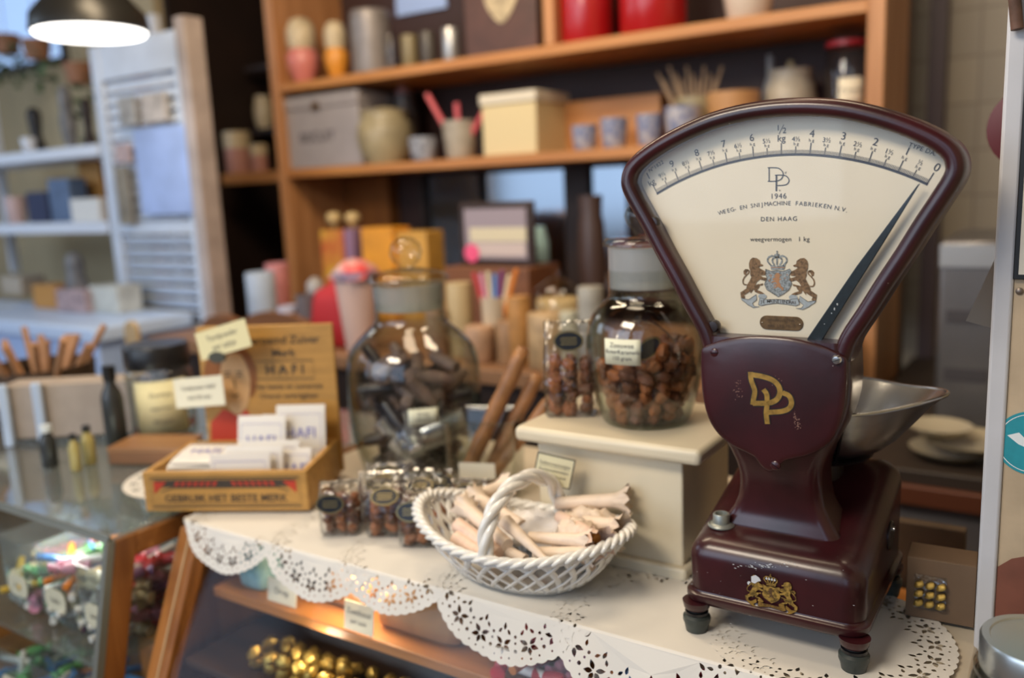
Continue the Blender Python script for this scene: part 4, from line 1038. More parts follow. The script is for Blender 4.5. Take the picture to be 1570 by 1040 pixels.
so = MB().prism([(.019 * math.cos(2 * PI * k / 28), .012 * math.sin(2 * PI * k / 28)) for k in range(28)], 0, .0010, T(0, -.013, .035) @ RX(PI / 2)).build('oval_sticker', black_st, pkt, smooth=False)
go = MB(); stroke(go, [(.0175 * math.cos(2 * PI * k / 28), .0108 * math.sin(2 * PI * k / 28)) for k in range(28)], .001, T(0, -.0144, .035) @ RX(PI / 2), True); go.build('sticker_print', gold_st, so, smooth=False)
# bag behind the jar's shoulder on the cream box: cellophane top with gold-and-black sticker
zb = Z0 + .0050
cello_bag('cellophane bag of brown sweets standing nearest the wooden box of sachets', (-.893, .872, zb), .55, .058, .050, .076, .060, 60, (-.010, .66), 0.1, sc=.85)
cello_bag('cellophane bag of brown sweets with dark sticker, second from the wooden box', (-.822, .905, zb), .5, .074, .052, .078, .058, 70, (-.004, .80), .75)
cello_bag('cellophane bag of brown sweets tucked against the left end of the basket', (-.757, .898, zb), .45, .066, .052, .076, .058, 60, (-.012, .70), .35)
cello_bag('cellophane bag of brown sweets in the back row in front of the large jar', (-.893, .985, zb), .5, .075, .05, .070, .045, 30, (0, .85), .8)
cello_bag('cellophane bag of brown sweets in the back row, beside the tank of candy sticks', (-.812, 1.000, zb - .001), .45, .07, .05, .068, .045, 30, (.01, .85), .8)
cello_bag('cellophane bag of brown sweets squeezed between the two rows of bags', (-.868, .935, zb), .5, .066, .044, .074, .052, 50, (.004, .86), 1.0, sc=.85)
cello_bag('cellophane bag of brown sweets in the second row, just left of the basket', (-.800, .958, zb), .45, .066, .044, .074, .052, 50, (-.004, .86), 1.0, sc=.85)
cello_bag('cellophane bag of pale brown sweets behind the basket, near the small cream card', (-.735, .985, zb), .35, .065, .05, .066, .045, 28, (0, .85), .9)

# big jar of liquorice
KX, KY = -.985, 1.165
j2 = jar('glass_jar', 'large round glass jar of dark liquorice with a ball-knobbed lid, behind the cellophane bags', (KX, KY, Z0 + .0005), [(.085, 0), (.098, .006), (.112, .05), (.119, .11), (.119, .185), (.110, .222), (.085, .250), (.066, .268), (.0625, .285), (.0630, .335)],
         [(0, .362), (.030, .362), (.060, .357), (.072, .350), (.073, .343), (.066, .338), (0, .338)], [(.059, .292), (.0605, .336), (.056, .336), (.055, .294)])
MB().lathe([(0, .360), (.012, .362), (.013, .368), (.024, .378), (.029, .392), (.025, .407), (.014, .416), (0, .419)], 32).build('knob', jar_g, [c for c in j2.children if c.name.startswith('lid')][0])
label_on(j2, .80, .125, .050, .028, .1205, [('Drop', .009), ('100 gram', .007)], mat('label_green', (0.78, 0.78, 0.60), 0.6))
liq = mat('liquorice', (0.020, 0.016, 0.020), 0.3, spec=0.5); liqb = mat('liquorice_brown', (0.19, 0.125, 0.105), 0.5, var=0.4, vscale=30)
silver = mat('silver_foil', (0.55, 0.58, 0.64), 0.22, metal=0.8, bump=0.4, bscale=60)
lq = [MB().lathe([(0, -.03), (.009, -.029), (.011, 0), (.009, .029), (0, .03)], 10, RY(PI / 2)).build('liquorice_piece', m_) for m_ in (liq, liqb, silver)]
lqu = set()
for lay in range(9):
    z = .022 + lay * .0225; rr = .062 + .018 * min(1, lay / 3)
    for k in range(9 if lay < 7 else 7):
        a = 2 * PI * (k + .5 * lay) / 9; i = 2 if (lay in (2, 3) and k in (6, 7) ) else (1 if lay > 4 and rnd.random() < .7 else 0)
        r = rr * (.9 if k % 2 or i == 2 else .55)
        if i in lqu: o = lq[i].copy(); COL.objects.link(o)
        else: o = lq[i]; lqu.add(i)
        o.scale = (1.7,) * 3 if i == 2 else (1.1,) * 3
        o.location = (KX + r * math.cos(a), KY + r * math.sin(a), Z0 + z); o.rotation_euler = (rnd.uniform(-.3, .3), rnd.uniform(-.9, .9), rnd.random() * 6)
        tag(o, ['black liquorice piece inside the large round jar', 'brownish liquorice piece near the top of the large round jar', 'silver-wrapped piece inside the large round jar'][i], 'liquorice', ['black liquorice in the large jar', 'brown liquorice in the large jar', 'silver pieces in the large jar'][i])

# glass tank with candy sticks
TX, TY = -.800, 1.115
tk = thing('glass_tank', 'low clear glass vase holding tall brown candy sticks, left of the cream box', 'vase', (TX, TY, Z0 + .0005), .35)
og = [[(x, y, z) for x, y in rrect(.058 * s, -.050 * s, .050 * s, .02, 6)] for s, z in ((.9, 0), (1.0, .01), (1.04, .125), (1.12, .132))]
ig = [[(x * .95, y * .95, max(z, .006)) for x, y, z in r] for r in reversed(og)]
MB().loft(og + ig).build('glass_wall', jar_g, tk, sharp=60)
MB().box(-.03, .03, -.0545, -.0535, .040, .066, T(0, 0, 0)).build('paper_label', card_m, tk)
stickm = mat('candy_stick', (0.42, 0.19, 0.07), 0.4, var=0.45, vscale=24, bump=0.3, bscale=60)
def stick(p0, p1, r, label, m_=stickm):
    p0, p1 = Vector(p0), Vector(p1); L_ = (p1 - p0).length; pts = [(.0006 * math.sin(i * 1.3), .0006 * math.cos(i * 1.7), L_ * i / 12) for i in range(13)]
    o = MB().tube(pts, [r * (.8 if i in (0, 12) else 1 + .06 * math.sin(i * 2.1)) for i in range(13)], 12).build('candy_stick', m_, None, sharp=180)
    o.location = p0; o.rotation_mode = 'QUATERNION'; o.rotation_quaternion = (p1 - p0).to_track_quat('Z', 'Y'); return tag(o, label, 'candy stick')
e = at(803, 535, y=1.14); stick((TX - .035, TY - .02, Z0 + .018), (e.x, 1.14, e.z), .0130, 'thick brown candy stick leaning right out of the glass vase, longest of them')
e = at(825, 575, y=1.165); stick((TX - .010, TY + .012, Z0 + .018), (e.x, 1.165, e.z), .0118, 'brown candy stick leaning just behind the longest one in the glass vase')
e = at(845, 610, y=1.15); stick((TX + .010, TY - .015, Z0 + .018), (e.x, 1.15, e.z), .0100, 'brown candy stick in the glass vase whose top hides behind the cream box')
# ================================================================== WOODEN BOX OF SACHETS
tinw = mat('box_wood', (0.56, 0.30, 0.075), 0.45, var=0.18, vscale=14, stretch=(1, 6, 6))
tx0 = Vector((-1.236, .776)); ta = math.radians(27.5)
tb = thing('sachet_box', 'open yellow-brown wooden box with printed upright lid, full of white sachets', 'box', (tx0.x, tx0.y, Z0 + .0062), ta)
TW, TD, TH = .272, .175, .066
box_at('front_panel', tinw, tb, 0, TW, 0, .010, 0, TH, .0015)
box_at('back_panel', tinw, tb, 0, TW, TD - .010, TD, 0, TH, .0015)
box_at('side_panel', tinw, tb, 0, .010, .010, TD - .010, 0, TH, .0015)
box_at('side_panel', tinw, tb, TW - .010, TW, .010, TD - .010, 0, TH, .0015)
box_at('bottom_panel', tinw, tb, .010, TW - .010, .010, TD - .010, 0, .008, 0)
lid_ = box_at('lid_board', tinw, tb, .030, TW + .004, TD + .001, TD + .010, .005, .272, .0015)
blk = mat('print_black', (0.06, 0.045, 0.03), 0.6); redp = mat('print_red', (0.55, 0.05, 0.02), 0.55)
fp = MB(); fr2 = MB(); G = T(0, -.0009, 0) @ FACE
stroke(fp, [(.012, .008), (TW - .012, .008), (TW - .012, TH - .010), (.012, TH - .010)], .0022, G, True)
stroke(fp, [(.016, .012), (TW - .016, .012), (TW - .016, TH - .014), (.016, TH - .014)], .0008, G, True)
fp.add([(.020, .0405, 0), (TW - .020, .0405, 0), (TW - .020, .0525, 0), (.020, .0525, 0)], [(0, 1, 2, 3)], T(0, -.0003, 0) @ FACE); add_text(fp, 'GEBRUIK HET BESTE MERK', 1, T(TW / 2, -.0007, .0215) @ FACE @ Matrix.Scale(.0172, 4), off=.015)
stroke(fp, [(.030, .033), (.050, .040), (TW - .050, .040), (TW - .030, .033)], .0014, G)
for s in (0, 1):
    fr2 = MB()
    X = (lambda v: v) if s == 0 else (lambda v: TW - v)
    P = [(X(.018), .050), (X(.040), .050), (X(.018), .030)]; mb_ = cdt_mesh([P], []); fr2.add([(v.x, v.y, 0) for v in mb_.v], mb_.f, G)
    for k in range(7): x = .052 + k * .0105; fr2.add([(X(x), .043, 0), (X(x + .006), .043, 0), (X(x + .010), .050, 0), (X(x + .004), .050, 0)], [(0, 1, 2, 3)], G)
    fr2.build('printed_ornament', redp, tb, smooth=False, merge=False)
fp.build('printed_lettering', blk, tb, smooth=False, merge=False)
lt2 = MB(); LM = T(0, TD + .0004, 0)
def ltx(s, x, z, sz, **k): add_text(lt2, s, 1, LM @ T(x, 0, z) @ FACE @ Matrix.Scale(sz, 4), **k)
lcx = .185
ltx('Beroemd Zuiver', lcx, .245, .020, off=.015); ltx('Merk', lcx, .222, .020, off=.02); ltx('H A F I', lcx, .192, .024, off=.03)
stroke(lt2, [(lcx - .052, .176), (lcx + .052, .176), (lcx + .052, .208), (lcx - .052, .208)], .0018, LM @ FACE, True)
ltx('Het beste en zuiverste', lcx + .004, .162, .0135, off=.01); ltx('Overal verkrijgbaar', lcx + .004, .145, .0135, off=.01); ltx('HAFI', lcx + .03, .117, .026, off=.02)
lt2.build('lid_lettering', blk, lid_, smooth=False)
# printed woman's head on the lid
def flat(name, P, m_, dy, par): q = cdt_mesh([P], []); o = MB(); o.add([(v.x, TD + .0008 - dy, v.y) for v in q.v], q.f); return o.build(name, m_, par, smooth=False)
def smooth2(P, n=5): return [(p.x, p.y) for p in catmull([(x, y, 0) for x, y in P], n, True)]
flat('printed_hair', smooth2([(.036, .155), (.040, .205), (.070, .245), (.112, .236), (.132, .200), (.128, .155), (.108, .140), (.056, .132)]), mat('print_brown', (0.28, 0.10, 0.025), 0.6), .0004, lid_)
flat('printed_face', smooth2([(.066, .175), (.076, .216), (.106, .222), (.120, .184), (.113, .135), (.092, .112), (.074, .130)]), mat('print_skin', (0.68, 0.42, 0.20), 0.6), .0010, lid_)
flat('printed_dress', [(.036, .060), (.040, .100), (.066, .124), (.088, .112), (.108, .122), (.120, .098), (.118, .060)], redp, .0008, lid_)
fe = MB()
for P in ([(.074, .182), (.080, .185), (.086, .182)], [(.096, .182), (.102, .185), (.107, .182)], [(.091, .178), (.092, .163), (.095, .161)], [(.082, .149), (.090, .146), (.097, .150)], [(.073, .190), (.086, .191)], [(.096, .191), (.107, .190)]):
    stroke(fe, P, .0022, T(0, TD - .0010, 0) @ FACE)
fe.build('printed_features', blk, lid_, smooth=False)
# sachets
sach = mat('sachet_white', (0.82, 0.78, 0.71), 0.5, bump=0.15, bscale=70); inkb = mat('ink_blue', (0.16, 0.16, 0.50), 0.6)
def sachet(M, label, w=.085, h=.068, word='HAFI'):
    """M is relative to the box corner"""
    W_ = Matrix.Translation((tx0.x, tx0.y, Z0 + .0062)) @ RZ(ta) @ M
    t = thing('sachet', label, 'sachet', (0, 0, 0)); t.matrix_world = W_
    t.location = W_.to_translation(); t.rotation_euler = W_.to_euler()
    rings = []
    for f, th in ((0, .0004), (.12, .0022), (.5, .0030), (.88, .0022), (1, .0004)):
        rings.append([(-w / 2, -th, h * f), (-w / 4, -th * 1.2, h * f), (0, -th * 1.3, h * f), (w / 4, -th * 1.2, h * f), (w / 2, -th, h * f), (w / 2, th, h * f), (0, th * 1.3, h * f), (-w / 2, th, h * f)])
    p = MB().loft(rings).build('packet', sach, t, sharp=50)
    m_ = MB(); add_text(m_, word, 1, T(0, -.0047, h * .5) @ FACE @ Matrix.Scale(.026, 4), off=.0); stroke(m_, [(-w * .42, -h * .3), (w * .42, -h * .3), (w * .42, h * .34), (-w * .42, h * .34)], .0008, T(0, -.0047, h * .5) @ FACE, True)
    m_.build('blue_print', inkb, p, smooth=False)
LIE = RX(-PI / 2 + .12)
for i in range(4): sachet(T(.065 + .003 * i, .030 + .002 * i, .050 + .0062 * i) @ RZ(.05 * (-1) ** i) @ LIE, ['bottom sachet of the flat stack at the left of the wooden box', 'second sachet from the bottom of the flat stack in the wooden box', 'third sachet of the flat stack in the wooden box', 'topmost sachet of the flat stack at the left of the wooden box'][i], .092, .075)
ls = ['white sachet standing at the very front right of the wooden box', 'white sachet right behind the front one in the wooden box', 'white sachet third from the front, right side of the wooden box', 'tall white sachet with blue print standing in the middle of the wooden box', 'tall white sachet standing rightmost before the printed lid', 'white sachet leaning behind the tall middle one', 'white sachet at the right end, leaning on the box side']
for i, (x, y, z, r, w, h) in enumerate(((.150, .030, .012, -.10, .10, .072), (.165, .048, .014, -.16, .10, .076), (.185, .066, .016, -.18, .10, .078), (.160, .098, .040, -.22, .085, .088), (.222, .120, .042, -.18, .085, .098), (.190, .135, .030, -.14, .085, .090), (.228, .060, .012, -.25, .055, .070))):
    sachet(T(x, y, z) @ RX(r) @ RZ(.04 * (-1) ** i), ls[i], w, h)
# two cards beside it
yel = mat('card_yellow2', (0.82, 0.74, 0.42), 0.6)
q = at(342, 521, y=.935)
pc = thing('price_card', 'yellow price card clipped at the upper left of the printed lid', 'price card', (q.x, .935, q.z), .30)
M = RY(math.radians(-15)) @ RX(-.1)
MB().box(-.052, .052, -.0006, .0006, -.024, .024, M).build('card', yel, pc)
MB().lathe([(0, -.003), (.016, -.003), (.016, .003), (0, .003)], 24, T(-.012, -.004, -.030) @ RX(PI / 2), sy=.6).build('oval_clip', mat('clip_dark', (0.07, 0.07, 0.05), 0.4), pc)
m_ = MB(); 
for i in range(2): add_text(m_, ['Tandpoeder', 'per zakje'][i], 1, M @ T(0, -.0009, .008 - i * .017) @ FACE @ Matrix.Scale(.013, 4))
m_.build('writing', txt_m, pc, smooth=False)
q = Matrix.Translation((tx0.x, tx0.y, 0)) @ RZ(ta) @ Vector((.034, .148, 0))
cs = thing('card_holder', 'crystal-stemmed holder with cream price card in the back left corner of the wooden box', 'card holder', (q.x, q.y, Z0 + .0152), .25)
qq = at(294, 600, y=q.y)
hh = qq.z - Z0 - .015
MB().lathe([(0, 0), (.018, 0), (.016, .006), (.006, .010), (.005, .03), (.009, .034), (.005, .038), (.006, .06), (.010, .066), (0, .068)], 20).build('crystal_stem', jar_g, cs)
c_ = MB().box(-.052, .052, -.0008, .0008, -.026, .026, T(.004, 0, hh) @ RX(-.1) @ RY(math.radians(-6))).build('card', mat('card_cream_light', (0.86, 0.80, 0.60), 0.6), cs)
m_ = MB()
for i in range(2): add_text(m_, ['Tandpoeder HAFI', 'stuk 50 cent'][i], 1, T(.004, -.0016, hh) @ RX(-.1) @ RY(math.radians(-6)) @ T(0, 0, .008 - i * .017) @ FACE @ Matrix.Scale(.010, 4))
m_.build('writing', txt_m, c_, smooth=False)
q = at(268, 690, z=Z0)
t = MB().lathe([(0, 0), (.022, 0), (.030, .012), (.032, .030), (.030, .030), (.026, .010), (0, .004)], 14).build('crystal_bowl', jar_g, None, sharp=20); t.location = (q.x + .02, q.y, Z0 + .001); tag(t, 'small cut-crystal bowl left of the wooden box', 'bowl')

# ================================================================== THINGS ON THE LEFT CABINET TOP
def SCL(p): return (Vector(p) - CAM_LOC).dot(f_) / FPX     # metres per pixel at a point
def placed(px, pyb, z=Z0, **k): return at(px, pyb, z=z)
# big plastic jar with black lid and yellow label
p = at(236, 676, z=Z0); p.y += .03; s = SCL(p); R_ = 94 * s / 2
H_ = at(236, 560, y=p.y).z - Z0; H2 = at(236, 527, y=p.y).z - Z0
bj = thing('sweet_jar', 'clear jar with black lid and yellow label, red sweets at its bottom', 'jar', (p.x, p.y, Z0 + .001))
MB().lathe([(0, 0), (R_ * .9, 0), (R_, .01), (R_ * 1.02, H_ * .9), (R_ * .92, H_), (R_ * .90, H_), (R_ * .97, H_ * .88), (R_ * .96, .012), (0, .006)], 40).build('glass_body', jar_g, bj, sharp=70)
MB().lathe([(0, H_), (R_ * .98, H_), (R_ * 1.0, H_ + .003), (R_, H2 - .004), (R_ * .96, H2), (0, H2)], 40).build('lid', mat('lid_black', (0.012, 0.012, 0.014), 0.35), bj)
label_on(bj, .95, H_ * .50, R_ * 1.5, H_ * .72, R_ * 1.035, [('Zuurtjes', .013), ('appel kers', .010), ('200 gram', .010)], yel)
for i in range(26): sweet(0, (p.x + (R_ - .030) * math.cos(i * 2.4) * (.5 + .5 * (i % 2)), p.y + (R_ - .030) * math.sin(i * 2.4) * (.5 + .5 * (i % 2)), Z0 + .02 + .011 * (i // 7)), (rnd.random(), rnd.random(), rnd.random() * 6), 'red sweet at the bottom of the black-lidded jar', 'red sweets in the black-lidded jar')
# small wooden box
p = at(200, 722, z=Z0); sb = thing('wooden_box', 'small flat brown wooden box in front of the black-lidded jar', 'box', (-1.475, .935, Z0 + .0024), .42)
box_at('box_body', wood('walnut', (0.26, 0.12, 0.05), (0.16, 0.07, 0.03), 0.45, 0), sb, -.075, .075, 0, .09, 0, .024, .001)
box_at('box_lid', wood('walnut_lid', (0.34, 0.17, 0.07), (0.24, 0.11, 0.05), 0.4, 0), sb, -.076, .076, -.001, .091, .0245, .034, .001)
# bottles
def bottle(px, pyb, pyt, wpx_, mt, capm, label, cat='bottle', z=Z0, neck=.35, capr=.45, ybias=0):
    p = at(px, pyb, z=z); p.y += ybias; s = SCL(p); r = wpx_ * s / 2; h = at(px, pyt, y=p.y).z - z
    t = thing('bottle', label, cat, (p.x, p.y, z + .001))
    MB().lathe([(0, 0), (r * .9, 0), (r, .004), (r, h * .62), (r * .85, h * .70), (r * neck, h * .78), (r * neck, h * .84), (0, h * .84)], 24).build('bottle_body', mt, t, sharp=60)
    MB().lathe([(0, h * .842), (r * capr, h * .842), (r * capr, h), (0, h)], 20).build('cap', capm, t)
    return t
dkg = mat('dark_bottle', (0.035, 0.037, 0.036), 0.25); capb = mat('cap_black', (0.01, 0.01, 0.01), 0.3); gldl = mat('gold_liquid', (0.42, 0.34, 0.12), 0.3)
bottle(182, 692, 564, 32, dkg, capb, 'dark grey bottle with black cap left of the black-lidded jar', neck=.5, capr=.6)
bottle(139, 712, 655, 20, gldl, capb, 'small gold-coloured bottle standing in front of the white rack', neck=.6, capr=.6)
bottle(118, 722, 668, 16, gldl, capb, 'smallest brownish vial on the glass, left of the gold-coloured bottle', neck=.6, capr=.6)
bottle(78, 716, 655, 24, dkg, mat('cap_white', (.7, .75, .78), .4), 'dark little bottle with white cap before the left end of the rack', neck=.6, capr=.7)
# white rack of flat boxes
p = at(70, 700, z=Z0)
rk = thing('box_rack', 'acrylic rack holding a long grey-beige box on the glass cabinet', 'rack', (-1.80, .985, Z0 + .001), .62)
box_at('long_box', mat('rack_beige', (0.46, 0.38, 0.31), 0.6, var=.1, vscale=30), rk, -.125, .16, -.03, .045, .012, .128, .002)
box_at('rack_base', acry, rk, -.13, .165, -.035, .05, 0, .010, .001)
for x in (-.115, -.045): box_at('rack_post', mat('rack_clear', (0.55, 0.66, 0.82), 0.15, spec=.8), rk, x - .010, x + .010, -.048, -.036, 0, .135, .003)
# wooden tub with sticks
tbp = Vector((-2.05, 1.06, Z0 + .001))
tub = thing('wooden_tub', 'dark wooden tub with cream label and liquorice-wood sticks, at the far left', 'tub', tbp)
MB().lathe([(0, 0), (.105, 0), (.115, .03), (.122, .13), (.116, .13), (.108, .02), (0, .012)], 36).build('tub_body', wood('tub_wood', (0.085, 0.05, 0.028), (0.045, 0.028, 0.016), 0.6, 2), tub)
label_on(tub, .72, .070, .19, .038, .1215, [('Zoethout', .018)], card_m)
sm_ = mat('liquorice_wood', (0.52, 0.27, 0.13), 0.6, var=.3, vscale=20)
for i in range(15):
    a = i * 2.4; r = .085 * ((i + 1) / 15) ** .5
    b = Vector((tbp.x + r * .5 * math.cos(a), tbp.y + r * .5 * math.sin(a), Z0 + .02)); e = Vector((tbp.x + r * 2.3 * math.cos(a), tbp.y + r * 2.0 * math.sin(a), Z0 + .19 + .035 * math.sin(i * 3.1)))
    o = MB().tube([(0, 0, 0), tuple(e - b)], .0075, 8).build('wood_stick', sm_, None, sharp=60); o.location = b; tag(o, 'brown liquorice-wood stick standing in the dark wooden tub', 'stick', 'sticks in the wooden tub')
# wooden tombstone-shaped sign/brush behind the jar
p = at(212, 560, y=1.35)
o = MB().prism([(x, z) for x, z in [(-.028, 0), (.028, 0)] + [(.028 * math.cos(PI * k / 10), .16 + .028 * math.sin(PI * k / 10)) for k in range(11)]], 0, .012, T(0, 0, 0) @ FACE).build('wooden_board', mat('pale_wood', (0.50, 0.36, 0.20), 0.6), None, bevel=.001); o.location = (p.x, 1.35, Z0 + .001); tag(o, 'small round-topped wooden board behind the black-lidded jar', 'board')

# ================================================================== ROOM
def wallbox(name, x0, x1, y0, y1, z0, z1, m_): return struct(box_at(name, m_, None, x0, x1, y0, y1, z0, z1, 0))
floor_m = wood('floor_wood', (0.20, 0.12, 0.07), (0.13, 0.075, 0.045), 0.5, 0)
beige = mat('beige_wall', (0.52, 0.42, 0.26), 0.8, var=.06, vscale=2)
darkw = mat('dark_panel', (0.030, 0.014, 0.009), 0.6, var=.4, vscale=3)
wallbox('floor', -6.0, 1.0, -3.2, 3.5, -.05, 0, floor_m)
wallbox('ceiling', -6.0, 1.0, -.6, 3.5, 2.95, 3.0, mat('ceiling_dark', (0.13, 0.085, 0.055), 0.7))
wallbox('wall_left', -6.05, -6.0, -3.2, 3.5, 0, 2.95, beige)
wallbox('wall_right', 1.0, 1.05, -3.2, 3.5, 0, 2.95, beige)
def tile_mat():
    M = mat('wall_tile', (0.40, 0.34, 0.26), 0.45); t = M.node_tree; b = t.nodes['Principled BSDF']
    tcx = t.nodes.new('ShaderNodeTexCoord'); mp = t.nodes.new('ShaderNodeMapping'); mp.inputs['Rotation'].default_value = (PI / 2, 0, 0)
    br = t.nodes.new('ShaderNodeTexBrick'); t.links.new(tcx.outputs['Object'], mp.inputs[0]); t.links.new(mp.outputs[0], br.inputs[0])
    br.inputs['Color1'].default_value = (0.40, 0.34, 0.25, 1); br.inputs['Color2'].default_value = (0.35, 0.30, 0.23, 1); br.inputs['Mortar'].default_value = (0.27, 0.225, 0.17, 1)
    br.inputs['Scale'].default_value = 1.0; br.inputs['Brick Width'].default_value = .15; br.inputs['Row Height'].default_value = .15; br.inputs['Mortar Size'].default_value = .004; br.offset = 0
    t.links.new(br.outputs[0], b.inputs['Base Color']); return M
wallbox('wall_back', -.80, 1.0, 3.30, 3.35, 0, 2.95, tile_mat())
wallbox('wall_back_left', -3.60, -.80, 3.30, 3.35, 0, 2.95, darkw)
wallbox('wall_alcove', -6.0, -3.60, 2.60, 2.65, 0, 2.95, beige)
wallbox('wall_return', -3.62, -3.57, 2.65, 3.35, 0, 2.95, darkw)
# dark wood post and the grey-violet pipe before the tiles
a, b = at(1361, 60, y=2.9), at(1398, 60, y=2.9)
wallbox('trim_1', a.x, b.x, 2.86, 2.94, 0, 2.95, mat('dark_post', (0.055, 0.028, 0.018), 0.5))
a, b = at(1425, 60, y=3.2), at(1451, 60, y=3.2)
wallbox('trim_2', a.x, b.x, 3.20, 3.26, 0, 2.95, mat('violet_post', (0.115, 0.085, 0.095), 0.5))
# window high on the left, with plants before it
skyp = mat('window_sky', (0.3, 0.5, 0.8), 0.5, emit=((0.42, 0.60, 0.95), 0.85))
a, b = at(-90, 95, y=2.59), at(100, 60, y=2.59)
wn = struct(box_at('window_1', mat('frame_dark', (0.03, 0.03, 0.035), 0.4), None, a.x, b.x, 2.575, 2.60, 2.16, 2.90, 0))
box_at('pane', skyp, wn, a.x + .03, a.x + (b.x - a.x) * .45, 2.570, 2.574, 2.19, 2.87, 0); box_at('pane', skyp, wn, a.x + (b.x - a.x) * .48, b.x - .03, 2.570, 2.574, 2.19, 2.87, 0)
leafm = mat('leaf', (0.10, 0.16, 0.07), 0.5, var=.4)
def plant(x, y, z, n, label, rad=.10, hang=.12):
    t = thing('hanging_plant', label, 'plant', (x, y, z)); g = MB()
    for i in range(n):
        a, r = rnd.random() * 6.28, rnd.random() ** .5 * rad; dz = rnd.uniform(-hang, .06); w = rnd.uniform(.012, .022)
        g.add([(-w, 0, 0), (0, w * .4, -w), (w, 0, 0), (0, 0, w * 1.7)], [(0, 1, 3), (1, 2, 3)], T(r * math.cos(a), r * math.sin(a) * .5, dz) @ RZ(rnd.random() * 6) @ RX(rnd.random() * 2))
    g.build('foliage', leafm, t, merge=False)
    MB().lathe([(0, -.02), (.05, -.02), (.065, .07), (.06, .07), (.045, -.01), (0, -.01)], 16, T(0, 0, .01)).build('pot', mat('terracotta', (0.32, 0.15, 0.08), 0.7), t)
for px, py, n, lb in ((12, 80, 70, 'leafy trailing plant hanging at the far left before the bright window'), (58, 88, 60, 'leafy trailing plant hanging right of the first one, left of the white shutter'), (122, 125, 50, 'yellowish trailing plant hanging beside the shutter top')):
    q = at(px, py, y=2.35); plant(q.x, 2.35, q.z, n, lb, .11, .16 if px < 100 else .30)
    # cord up to the ceiling
    o = MB().tube([(q.x, 2.35, q.z + .05), (q.x, 2.35, 2.95)], .002, 6).build('plant_cord', blk); tag(o, ['thin cord holding the far-left trailing plant', 'thin cord holding the second trailing plant', 'thin cord holding the yellowish trailing plant'][[12, 58, 122].index(px)], 'cord')

# ------------------------------------------------------------------ pendant lamp
q = at(139, 50, y=1.60); sl = SCL(q); R_ = 86 * sl
lp = thing('pendant_lamp', 'round pendant lamp with glowing white underside, upper left', 'lamp', (q.x, 1.60, q.z))
MB().lathe([(R_ * .96, 0), (R_, .004), (R_ * .96, .05), (R_ * .55, .13), (R_ * .22, .17), (.02, .19), (0, .19)], 48).build('shade', mat('shade_dark', (0.04, 0.038, 0.034), 0.35, metal=.6), lp)
MB().lathe([(0, -.010), (R_ * .90, -.008), (R_ * .94, -.0005), (0, -.0004)], 48).build('diffuser', mat('lamp_glow', (1, 1, 1), 0.5, emit=((1.0, 0.97, 0.90), 4.5)), lp)
MB().tube([(0, 0, .19), (0, 0, 2.95 - q.z)], .006, 8).build('cord', blk, lp)

# ------------------------------------------------------------------ white louvred shutter
shp = mat('shutter_paint', (0.62, 0.68, 0.78), 0.5, var=.12, vscale=8); shs = mat('shutter_side', (0.42, 0.35, 0.32), 0.6, var=.25, vscale=10)
xa, xb, zl, zh = -3.19, -2.63, 1.0, 2.035; zl = .86
sh = thing('louvred_shutter', 'tall white louvred shutter standing between the left shelves and the dark corner', 'shutter', (xa, 2.0, zl))
W_, Hh = xb - xa, zh - zl
for x0, x1, m_ in ((0, .055, shp), (W_ - .065, W_, shp)): box_at('stile', m_, sh, x0, x1, 0, .04, 0, Hh, .004)
box_at('side_board', shs, sh, W_, W_ + .055, -.03, .05, 0, Hh + .03, .004)
zmid = at(230, 347, y=2.0).z - zl
for z0, z1 in ((0, .08), (zmid - .03, zmid + .02), (Hh - .13, Hh)): box_at('rail', shp, sh, .055, W_ - .065, .004, .036, z0, z1, .003)
for z0, z1, n in ((.085, zmid - .035, 8), (zmid + .025, Hh - .135, 12)):
    for k in range(n):
        z = z0 + (k + .5) * (z1 - z0) / n; MB().box(.056, W_ - .066, -.003, .003, -.022, .022, T(0, .02, z) @ RX(.55 if z1 < zmid else -.45)).build('slat', shp, sh, bevel=.001)
q0, q1 = at(213, 330, y=1.97), at(277, 190, y=1.97)
o = box_at('poster', mat('blue_poster', (0.40, 0.52, 0.85), 0.5, var=.25, vscale=6), None, q0.x, q1.x, 1.985, 1.992, q0.z, q1.z, 0); tag(o, 'pale blue sheet hung on the white shutter', 'poster')
for i, (px, py, w, h, c, lb) in enumerate(((195, 170, .10, .10, (.45, .42, .38), 'small grey picture tag high on the shutter'), (235, 165, .14, .10, (.55, .48, .42), 'beige card strip across the upper shutter'), (190, 300, .08, .22, (.30, .25, .18), 'brown bag hanging low left on the shutter'), (188, 235, .09, .07, (.55, .40, .38), 'pinkish card on the left of the shutter'))):
    q = at(px, py, y=1.98); o = box_at('hanging_card', mat('hang%d' % i, c, .6, var=.4, vscale=25), None, q.x - w / 2, q.x + w / 2, 1.978, 1.990, q.z - h / 2, q.z + h / 2, .001); tag(o, lb, 'card')

